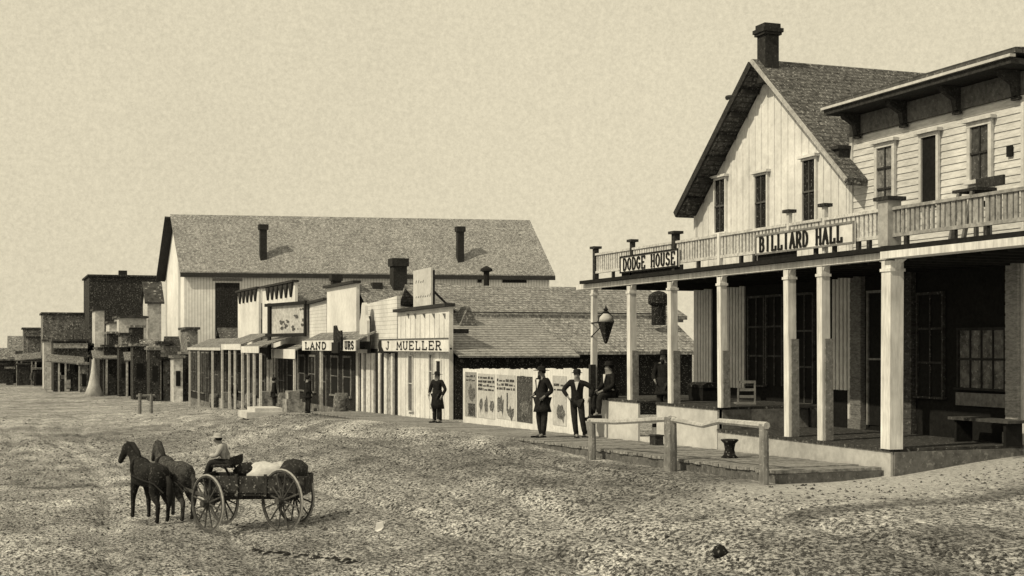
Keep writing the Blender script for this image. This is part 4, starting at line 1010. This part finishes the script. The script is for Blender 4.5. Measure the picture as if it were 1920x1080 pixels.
def person(loc, rz, label, J=None, coat=.0, hat='derby', seated=False, cm=None, tm=None, shirt=True, beard=False, scale=1.0, group=None, stick=None):
    J0 = dict(pel=(0, 0, .95), bel=(0, 0, 1.12), che=(0, .0, 1.32), nek=(0, 0, 1.47), jaw=(0, .03, 1.55), hed=(0, .01, 1.63), top=(0, 0, 1.69),
              hL=(-.09, 0, .91), hR=(.09, 0, .91), kL=(-.11, .02, .49), kR=(.11, .02, .49), aL=(-.12, 0, .09), aR=(.12, 0, .09), tL=(-.14, .16, .04), tR=(.14, .16, .04),
              sL=(-.18, 0, 1.42), sR=(.18, 0, 1.42), eL=(-.25, -.03, 1.14), eR=(.25, -.03, 1.14), wL=(-.24, .08, .90), wR=(.24, .08, .90))
    if J: J0.update(J)
    J = {k: Vector(v) for k, v in J0.items()}
    t = thing('person', loc, label, 'person', group, rz); t.scale = (scale,) * 3; OFF[t.name] = Vector((0, 0, 0))
    V = []; E = []; Rr = []; ix = {}
    def add(k, p_, r, par=None):
        ix[k] = len(V); V.append(p_); Rr.append(r)
        if par is not None: E.append((ix[par], ix[k]))
    add('pel', J['pel'], (.15, .11)); add('bel', J['bel'], (.14, .1), 'pel'); add('che', J['che'], (.16, .11), 'bel'); add('nek', J['nek'], .058, 'che')
    add('jaw', J['jaw'], (.062, .075), 'nek'); add('hed', J['hed'], (.078, .092), 'jaw'); add('top', J['top'], (.06, .072), 'hed')
    f = Vector((0, 1, 0)); 
    add('nose', J['jaw'] + Vector((0, .105, .035)), .014, 'jaw')
    for s in 'LR':
        add('h' + s, J['h' + s], .095, 'pel'); add('k' + s, J['k' + s], .062, 'h' + s); add('a' + s, J['a' + s], .042, 'k' + s); add('t' + s, J['t' + s], (.045, .035), 'a' + s)
        add('s' + s, J['s' + s], .06, 'che'); add('e' + s, J['e' + s], .043, 's' + s); add('w' + s, J['w' + s], .028, 'e' + s)
        dr = (J['w' + s] - J['e' + s]).normalized(); pm_ = J['w' + s] + dr * .055; add('p' + s, pm_, (.03, .022), 'w' + s)
        sdv = dr.cross(Vector((1, 0, 0)))
        if sdv.length < .3: sdv = dr.cross(Vector((0, 0, 1)))
        sdv.normalize(); nrm_ = dr.cross(sdv)
        for k in range(4):
            o1 = pm_ + dr * .045 + sdv * (.025 - .0165 * k); l = (.034, .04, .038, .03)[k]
            add('f%d%s' % (k, s), o1, .009, 'p' + s); add('g%d%s' % (k, s), o1 + dr * l + nrm_ * .018, .007, 'f%d%s' % (k, s))
        add('th' + s, pm_ + sdv * .045 + dr * .01, .0095, 'p' + s); add('ti' + s, pm_ + sdv * .055 + dr * .045, .008, 'th' + s)
    body = skinned('body', V, E, Rr, skinm, t)
    cm = cm or cloth; tm = tm or cloth2
    # trousers
    V2 = [J['pel']]; R2 = [(.16, .125)]; E2 = []
    for s in 'LR':
        b0 = len(V2); V2 += [J['h' + s], J['k' + s], J['a' + s] + (J['k' + s] - J['a' + s]) * .04]; R2 += [.11, .083, .07]; E2 += [(0, b0), (b0, b0 + 1), (b0 + 1, b0 + 2)]
    skinned('trousers', V2, E2, R2, tm, t)
    for s in 'LR':
        mb = MB(); a = J['a' + s]; tt = J['t' + s]; fd = (tt - a); fd.z = 0; fd.normalize(); q = Vector((-fd.y, fd.x, 0)); bz = min(a.z, tt.z) - .07
        base = a - fd * .07; 
        mb.prism([(base + q * .045) * 1, base + fd * .3 + q * .045, base + fd * .34, base + fd * .3 - q * .05, base - q * .045], Vector((0, 0, .08)))
        for i in range(len(mb.v)): mb.v[i].z = (bz - .01) + (0 if i < 5 else .085)
        mb.tube([a + Vector((0, 0, -.02)), a + Vector((0, 0, .1))], .062, 8)
        mb.build('boot', black, t, True)
    # coat
    V3 = [J['bel'], J['che'], J['nek'] - Vector((0, 0, .07)), J['pel'] - Vector((0, 0, .02))]; R3 = [(.165, .135), (.19, .14), (.1, .08), (.18, .145)]; E3 = [(0, 1), (1, 2), (0, 3)]
    for s in 'LR':
        b0 = len(V3); V3 += [J['s' + s], J['e' + s], J['w' + s] - (J['w' + s] - J['e' + s]) * .06]; R3 += [.082, .066, .052]; E3 += [(1, b0), (b0, b0 + 1), (b0 + 1, b0 + 2)]
    ct = skinned('coat', V3, E3, R3, cm, t)
    if coat > 0:
        mb = MB(); z1 = J['bel'].z; c0 = J['bel']; c1 = J['pel']
        prof = [(.17, z1), (.19, z1 - .15), (.21, z1 - .3), (.235, z1 - .3 - coat * .5), (.26, z1 - .3 - coat)]
        mb.lathe((c1.x, c1.y, 0), prof[::-1], 14, .8); mb.build('coat_skirt', cm, ct, True, True)
    if shirt:
        n0 = J['nek']; mb = MB(); c0 = J['che']
        mb.prism([(n0.x - .055, c0.y + .125, n0.z - .03), (n0.x + .055, c0.y + .125, n0.z - .03), (c0.x, c0.y + .152, c0.z - .1)], (0, .02, 0))
        mb.lathe((n0.x, n0.y + .01, n0.z - .03), [(.075, 0), (.07, .05)], 12); mb.build('shirt_front', shirtm, t, True)
    h = J['hed']; tp = J['top']
    mb = MB(); mb.lathe((h.x, h.y - .025, h.z - .03), [(.05, -.03), (.083, 0), (.09, .06), (.07, .11), (.03, .13)], 12, 1.05); hr_ = mb.build('hair', hairm, t, True, True)
    if beard:
        mb = MB(); mb.lathe((J['jaw'].x, J['jaw'].y + .055, J['jaw'].z - .07), [(.02, -.05), (.05, 0), (.055, .05), (.03, .07)], 10); mb.build('beard', hairm, t, True, True)
    mb = MB()
    for sx in (-1, 1): mb.lathe((h.x + sx * .03, h.y + .083, h.z - .02), [(.002, -.008), (.01, 0), (.002, .008)], 6)
    mb.build('eyes', black, t, True)
    if hat:
        mb = MB(); br_, ch_ = {'derby': (.14, .10), 'wide': (.19, .105), 'cap': (.12, .08)}[hat]
        mb.lathe((h.x, h.y, h.z + .03), [(.09, -.005), (br_, .0), (br_, .012), (.1, .018), (.1, ch_ * .6), (.075, ch_), (.02, ch_ + .01)], 16, 1.1); mb.build('hat', cm, t, True, True)
    if stick:
        mb = MB(); mb.tube([Vector(stick[0]), Vector(stick[1])], .014, 6); k = mb.build('walking_stick', dirtyw, t, True)
    return t
def stand(u, yf, X):
    y, z = F(u, yf, X); return Vector((X, y, zs(y)))
def feet(u, yf, yh, hgt=1.75):
    """place by feet pixel and height"""
    d = (yf - yh) and hgt * FPX / (yf - yh); return W(u, yf, d)
# facing: local +y is the chest.  street/camera direction is roughly -X-Y
face_cam = lambda p, a=0: math.atan2(p.x, -p.y) * 1 + a   # rotation turning +Y local to face the camera
def rot_to(dx, dy): return math.atan2(-dx, dy)
p = W(1017, 829, 34.2); p.z = zs(p.y) + .0
person(p, rot_to(-.9, -.25), 'man in long black coat and white collar standing before the posters', coat=.18, hat='wide',
       J=dict(eL=(-.27, -.1, 1.16), wL=(-.2, .1, 1.02), eR=(.25, -.06, 1.15), wR=(.18, .14, 1.05), hed=(.0, .03, 1.63), aL=(-.1, .05, .09), tL=(-.13, .2, .04), aR=(.1, -.04, .09), tR=(.16, .1, .04)), beard=True)
p = W(1082, 829, 34.0); p.z = zs(p.y)
person(p, rot_to(-.45, -.85), 'man in dark suit, elbows out, standing beside the veranda corner post', coat=0, hat='derby',
       J=dict(eR=(.36, .0, 1.22), wR=(.22, .13, 1.05), eL=(-.42, .0, 1.25), wL=(-.32, .06, 1.02), kL=(-.14, .1, .5), aL=(-.2, .0, .09), tL=(-.34, .08, .04), kR=(.06, .06, .49), aR=(.02, .02, .09), tR=(-.02, .18, .04)), scale=.96)
p = W(820, 803, 44.4); p.z = gbase(p.y) + .12
p.z = zs(p.y)
person(p, rot_to(-.8, -.6), 'man in flared black coat holding a stick at the J. MUELLER shop door', coat=.34, hat='wide', shirt=False,
       J=dict(eR=(.29, .02, 1.15), wR=(.2, .2, 1.0), eL=(-.32, -.04, 1.15), wL=(-.26, .1, .92)), stick=((.2, .28, .98), (-.05, .34, .35)), scale=.93)
# man on the steps
ps = Vector((D0 + .35, (Yg1 + Yg2) / 2, DLz - .56))
person(ps, rot_to(-.8, -.55), 'dark bearded man standing in the gap of the veranda steps', coat=.1, hat='wide', shirt=False, beard=True, J=dict(eR=(.27, .03, 1.15), wR=(.16, .16, 1.05)), scale=.99)
# seated man on the deck edge
ys_ = Yu(1141)
person(Vector((D0 + .02, ys_, DLz - .86)), rot_to(-1, -.15), 'man sitting on the edge of the upper deck with his legs hanging down', coat=0, hat='derby', shirt=True,
       J=dict(pel=(0, -.05, .97), hL=(-.09, -.02, .94), hR=(.09, -.02, .94), kL=(-.12, .36, .93), kR=(.12, .36, .93), aL=(-.11, .38, .5), aR=(.11, .40, .44), tL=(-.13, .54, .44), tR=(.13, .55, .38), wL=(-.12, .3, 1.03), wR=(.12, .3, 1.03), eL=(-.25, .05, 1.15), eR=(.25, .05, 1.15)))
# distant figure by the far shop
p = WG(359, 757)
person(p, rot_to(-.8, -.6), 'small dark figure before the grey upright shop at the row far end', coat=.15, hat='derby', shirt=False)
p = WG(660, 782); 
p = Vector((13.2, F(652, 760, 13.2)[0], 0)); p.z = zs(p.y) if p.y < 56 else G(p.x, p.y)
# ------------------------------------------------------------------ horses
def horse(loc, rz, label, mat, mm_, head=0, sc=.86):
    t = thing('horse', loc, label, 'horse', 'team harnessed to the wagon', rz); t.scale = (sc, sc, sc); OFF[t.name] = Vector((0, 0, 0))
    # local +y forward
    V = [(0, -.15, 1.12), (0, -.5, 1.18), (0, -.78, 1.12), (0, .25, 1.1), (0, .58, 1.16), (0, .85, 1.42), (head * .1, 1.02, 1.68), (head * .2, 1.14, 1.72), (head * .25, 1.3, 1.5), (head * .3, 1.42, 1.32)]
    Rr = [(.29, .3), (.27, .28), (.2, .22), (.27, .3), (.22, .27), (.12, .2), (.09, .13), (.09, .11), (.075, .085), (.055, .06)]
    E = [(0, 1), (1, 2), (0, 3), (3, 4), (4, 5), (5, 6), (6, 7), (7, 8), (8, 9)]
    def chain(root, pts):
        k = root
        for p_, r in pts: V.append(p_); Rr.append(r); E.append((k, len(V) - 1)); k = len(V) - 1
    for sx, ph in ((-1, .1), (1, -.08)):
        chain(4, [((sx * .15, .55, .92), .12), ((sx * .16, .55 + ph, .52), .06), ((sx * .16, .54 + ph * 1.2, .16), .042), ((sx * .16, .57 + ph * 1.2, .05), .055)])
        chain(1, [((sx * .16, -.55, .92), .16), ((sx * .17, -.45 - ph, .68), .10), ((sx * .17, -.72 - ph, .48), .055), ((sx * .17, -.68 - ph, .15), .042), ((sx * .17, -.64 - ph, .05), .055)])
    for sx in (-1, 1): chain(7, [((sx * .06 + head * .2, 1.1, 1.83), .025)])
    Rr = [(a_[0] * 1.04, a_[1] * 1.06) if isinstance(a_, tuple) else a_ * 1.08 for a_ in Rr]
    skinned('body', V, E, Rr, mat, t)
    mb = MB(); mb.tube([(0, -.96, 1.15), (0, -1.08, 1.0), (0, -1.08, .7), (.02, -1.04, .42)], [.04, .07, .08, .02], 7); mb.build('tail', mm_, t, True, True)
    mb = MB(); mb.tube([(0, .55, 1.42), (0, .72, 1.62), (head * .08, .93, 1.82), (head * .2, 1.1, 1.86)], [.03, .06, .06, .03], 6); mb.build('mane', mm_, t, True, True)
    mb = MB(); ring = [(.27 * math.cos(q), .50 + .13 * math.sin(q), 1.2 + .3 * math.sin(q)) for q in [i * 6.283 / 14 for i in range(14)]]
    mb.tube(ring, .04, 6, True)
    for sx in (-1, 1): mb.tube([(sx * .29, .45, 1.1), (sx * .31, 0, 1.05), (sx * .27, -.8, .98), (sx * .25, -1.3, .8)], .018, 5)
    mb.build('harness', iron, t, True)
def gpt(u, y, d, dz=0):
    p = W(u, y, d); p.z = G(p.x, p.y) + dz; return p
ix_ = Vector((CP, -SP)); dp_ = Vector((SP, CP))     # image right and depth directions on the ground
def dirw(r, dd): v = ix_ * r + dp_ * dd; return v.normalized()
hd = dirw(-.62, .78)
p = WG(282, 978); horse(p, rot_to(hd.x, hd.y), 'black horse on the left of the wagon team, head raised', M('coat', .016, .6, 10, .06), iron, -.6)
p = WG(328, 974); horse(p, rot_to(hd.x, hd.y), 'dark mottled horse on the right of the wagon team', M('coat', .05, .9, 12, .1), darkw, .2)

# ------------------------------------------------------------------ wagon
dw = dirw(-.95, .05)     # heading of the box
c0 = WG(474, 992); gzw = c0.z + .02
wg = thing('freight_wagon', (c0.x, c0.y, gzw), 'small open wagon with tall spoked wheels loaded with dark and white bundles', 'wagon', None, rot_to(dw.x, dw.y)); OFF[wg.name] = Vector((0, 0, 0))
woodd = M('wood', .05, .6, 10, .1); rimm = M('wood', .07, .5, 12, .05)
def wheel(x, y, r, yaw, name='wheel'):
    w_ = bpy.data.objects.new('pivot', None)
    rm = Matrix.Translation((x, y, r)) @ Matrix.Rotation(yaw, 4, 'Z')
    mb = MB(); N = 28
    mb.tube([rm @ Vector((0, r * .95 * math.cos(q), r * .95 * math.sin(q))) for q in [i * 6.2832 / N for i in range(N)]], .034, 6, True)
    o = mb.build('wheel', rimm, wg, True)
    mb = MB()
    for i in range(12):
        q = i * 6.2832 / 12 + .2; mb.tube([rm @ Vector((0, .08 * math.cos(q), .08 * math.sin(q))), rm @ Vector((0, r * .93 * math.cos(q), r * .93 * math.sin(q)))], [.022, .016], 5)
    mb.build('spokes', rimm, o, True)
    mb = MB(); mb.tube([rm @ Vector((-.14, 0, 0)), rm @ Vector((.14, 0, 0))], [.075, .075], 10); mb.build('hub', woodd, o, True)
    mb = MB(); ring = [rm @ Vector((0, r * .985 * math.cos(q), r * .985 * math.sin(q))) for q in [i * 6.2832 / N for i in range(N)]]
    mb.tube(ring, .024, 5, True); mb.build('tyre', M('iron', .35, .3, 15), o, True)
# local frame: +y forward (to the left in the picture), -x towards the camera
TW = .62; wg.scale = (.92, .92, .92)
wheel(-TW, -.75, .64, R(-38)); wheel(TW, -.75, .62, R(-38))
wheel(-TW, .78, .58, R(-42)); wheel(TW, .78, .56, R(-42))
mb = MB(); mb.bar((-TW, -.75, .62), (TW, -.75, .62), .08, .09, (0, 1, 0)); mb.build('axle', woodd, wg, True)
mb = MB(); mb.bar((-TW, .78, .57), (TW, .78, .57), .08, .09, (0, 1, 0)); mb.build('axle', woodd, wg, True)
mb = MB(); mb.box(-.42, .42, -1.15, .9, .72, .78); mb.box(-.45, -.41, -1.17, .9, .78, 1.12); mb.box(.41, .45, -1.17, .9, .78, 1.12); mb.box(-.41, .41, -1.19, -1.15, .75, 1.1); mb.box(-.41, .41, .88, .92, .75, 1.15)
for y_ in (-1, -.4, .2, .75): mb.box(-.475, -.451, y_, y_ + .06, .7, 1.16)
mb.build('box', M('wood', .045, .8, 8, .2), wg, True)
MB().bar((0, -.9, .66), (0, 1.0, .64), .1, .1, (1, 0, 0)).build('reach_pole', woodd, wg, True)
mb = MB(); mb.box(-.5, .5, .35, .75, 1.3, 1.34); mb.box(-.5, .5, .33, .36, 1.34, 1.5); mb.bar((-.35, .4, 1.12), (-.35, .5, 1.3), .04, .04); mb.bar((.35, .4, 1.12), (.35, .5, 1.3), .04, .04); mb.build('seat', blackf, wg, True)
wm_ = (Matrix.Translation(wg.location) @ Matrix.Rotation(wg.rotation_euler.z, 4, 'Z') @ Matrix.Scale(.92, 4)).inverted()
ta = WG(300, 955); ta.z += .72; tb = WG(322, 968); tb.z += .68
mb = MB(); mb.tube([(0, .9, .62), wm_ @ tb, wm_ @ ta], .045, 7); mb.build('tongue', woodd, wg, True)
def lump(name, c, r, mat, label, cat, seed):
    rn = random.Random(seed); mb = MB(); n = 12; prof = []
    for i in range(7):
        a = -90 + i * 30; prof.append((max(.01, math.cos(R(a))), math.sin(R(a))))
    mb.lathe((0, 0, 0), prof, n)
    for v_ in mb.v:
        k = 1 + .32 * noise.noise(v_ * 2.4 + Vector((seed, 0, 0))); v_.x *= r[0] * k; v_.y *= r[1] * k; v_.z *= r[2] * k
    m = Matrix.Translation(wg.location) @ Matrix.Rotation(wg.rotation_euler.z, 4, 'Z'); wc = m @ (Vector(c) * .92)
    o = mb.build(name, mat, None, True, True); o.location = wc; o.rotation_euler = (0, 0, wg.rotation_euler.z); tag(o, label, cat)
lump('sack', (-.05, -.25, 1.15), (.33, .42, .2), M('canvas', .6, .2, 12), 'white cloth sack lying on the wagon load', 'sack', 2)
lump('bundle', (.0, -.85, 1.12), (.36, .3, .26), M('cloth', .03, .6, 10, .08), 'dark bundle at the rear of the wagon', 'bundle', 5)
lump('bundle', (.02, .2, .98), (.34, .36, .2), M('cloth', .1, .6, 10, .08), 'grey bundle at the front of the wagon box', 'bundle', 8)
lump('bundle', (-.15, .1, 1.2), (.2, .22, .16), M('cloth', .02, .6, 10, .1), 'small black bundle just behind the driver of the wagon', 'bundle', 11)
lump('bundle', (.12, -.55, 1.22), (.22, .25, .14), M('canvas', .5, .4, 10), 'pale bundle between the white sack and the dark rear bundle', 'bundle', 14)
# driver
m = Matrix.Translation(wg.location) @ Matrix.Rotation(wg.rotation_euler.z, 4, 'Z')
dl = m @ Vector((0, .48, .56)); 
person(dl, wg.rotation_euler.z, 'driver in a pale shirt hunched on the wagon seat', cm=dirtyw, coat=0, hat='wide', shirt=False, scale=.76,
       J=dict(pel=(0, 0, .95), bel=(0, .05, 1.08), che=(0, .14, 1.24), sL=(-.18, .14, 1.32), sR=(.18, .14, 1.32), nek=(0, .2, 1.37), jaw=(0, .27, 1.43), hed=(0, .26, 1.51), top=(0, .25, 1.57),
              kL=(-.12, .42, .93), kR=(.12, .42, .93), aL=(-.12, .55, .55), aR=(.12, .55, .55), tL=(-.12, .7, .5), tR=(.12, .7, .5), eL=(-.24, .22, 1.1), eR=(.24, .22, 1.1), wL=(-.1, .45, 1.08), wR=(.1, .45, 1.08)))

# barrels, crates and idlers along the far shops
rb = random.Random(5)
for k, u in enumerate((402, 424, 446, 470, 498, 521, 533, 548, 585, 640)):
    X_ = 13.2; y_, _ = F(u, 760, X_); g_ = zs(y_) if y_ < 56 else G(X_, y_)
    if k % 3 == 0:
        mb = MB(); mb.lathe((X_, y_, g_), [(.26, 0), (.33, .25), (.35, .45), (.33, .68), (.27, .92), (.24, .9)], 12)
        lone(mb, 'barrel', M('wood', .12, .9, 6, .2), (X_, y_, g_), 'weathered barrel standing in the shade of the far shop awnings', 'barrel', 'barrels by the far shops', True)
    elif k % 3 == 1:
        mb = MB(); mb.box(X_ - .35, X_ + .35, y_ - .5, y_ + .5, g_, g_ + .6); mb.box(X_ - .37, X_ + .37, y_ - .52, y_ - .4, g_ + .02, g_ + .62); mb.box(X_ - .37, X_ + .37, y_ + .4, y_ + .52, g_ + .02, g_ + .62); mb.box(X_ - .25, X_ + .3, y_ - .3, y_ + .4, g_ + .62, g_ + 1.0)
        lone(mb, 'crate', M('wood', .3, .8, 5), (X_, y_, g_), 'wooden packing crate stacked in the shade of the far shop awnings', 'crate', 'crates by the far shops')
    else:
        person(Vector((X_ - .2, y_, g_)), rb.uniform(0, 6.28), 'dark clad idler in the shade of the far shop awnings', coat=.1, hat='derby', shirt=False, group='idlers by the far shops', scale=.97)
# ------------------------------------------------------------------ # ------------------------------------------------------------------ small things lying in the street
p = WG(712, 995); mb = MB(); mb.prism([(p.x - .09, p.y, p.z), (p.x, p.y - .02, p.z - .02), (p.x + .07, p.y, p.z + .06), (p.x + .05, p.y, p.z + .15), (p.x - .06, p.y, p.z + .14)], (.02, .05, .0))
lone(mb, 'paper_scrap', M('paper', .95, .02, 5), p, 'bright white scrap of paper on the dirt street', 'paper')
p = WG(1350, 1040); mb = MB(); mb.lathe((p.x, p.y, p.z - .02), [(.10, 0), (.11, .06), (.06, .13), (.01, .15)], 8)
lone(mb, 'stone', blackf, p, 'round dark stone in the foreground at the right', 'stone', smooth=True)
mb = MB(); rn = random.Random(9)
pts = []
for k in range(46):
    u = 470 + 212 * k / 45 + rn.uniform(-4, 4); v_ = 1033 + 23 * k / 45 + rn.uniform(-3, 3); p = WG(u, v_)
    s = rn.uniform(.03, .07); mb.lathe((p.x, p.y, p.z - .02), [(s, 0), (s * .9, s * .6), (.01, s * .9)], 6)
tag(mb.build('dark_furrow', M('clod', .02, .6, 8)), 'broken dark line of damp clods in the dirt before the wagon', 'clods', kind='stuff')
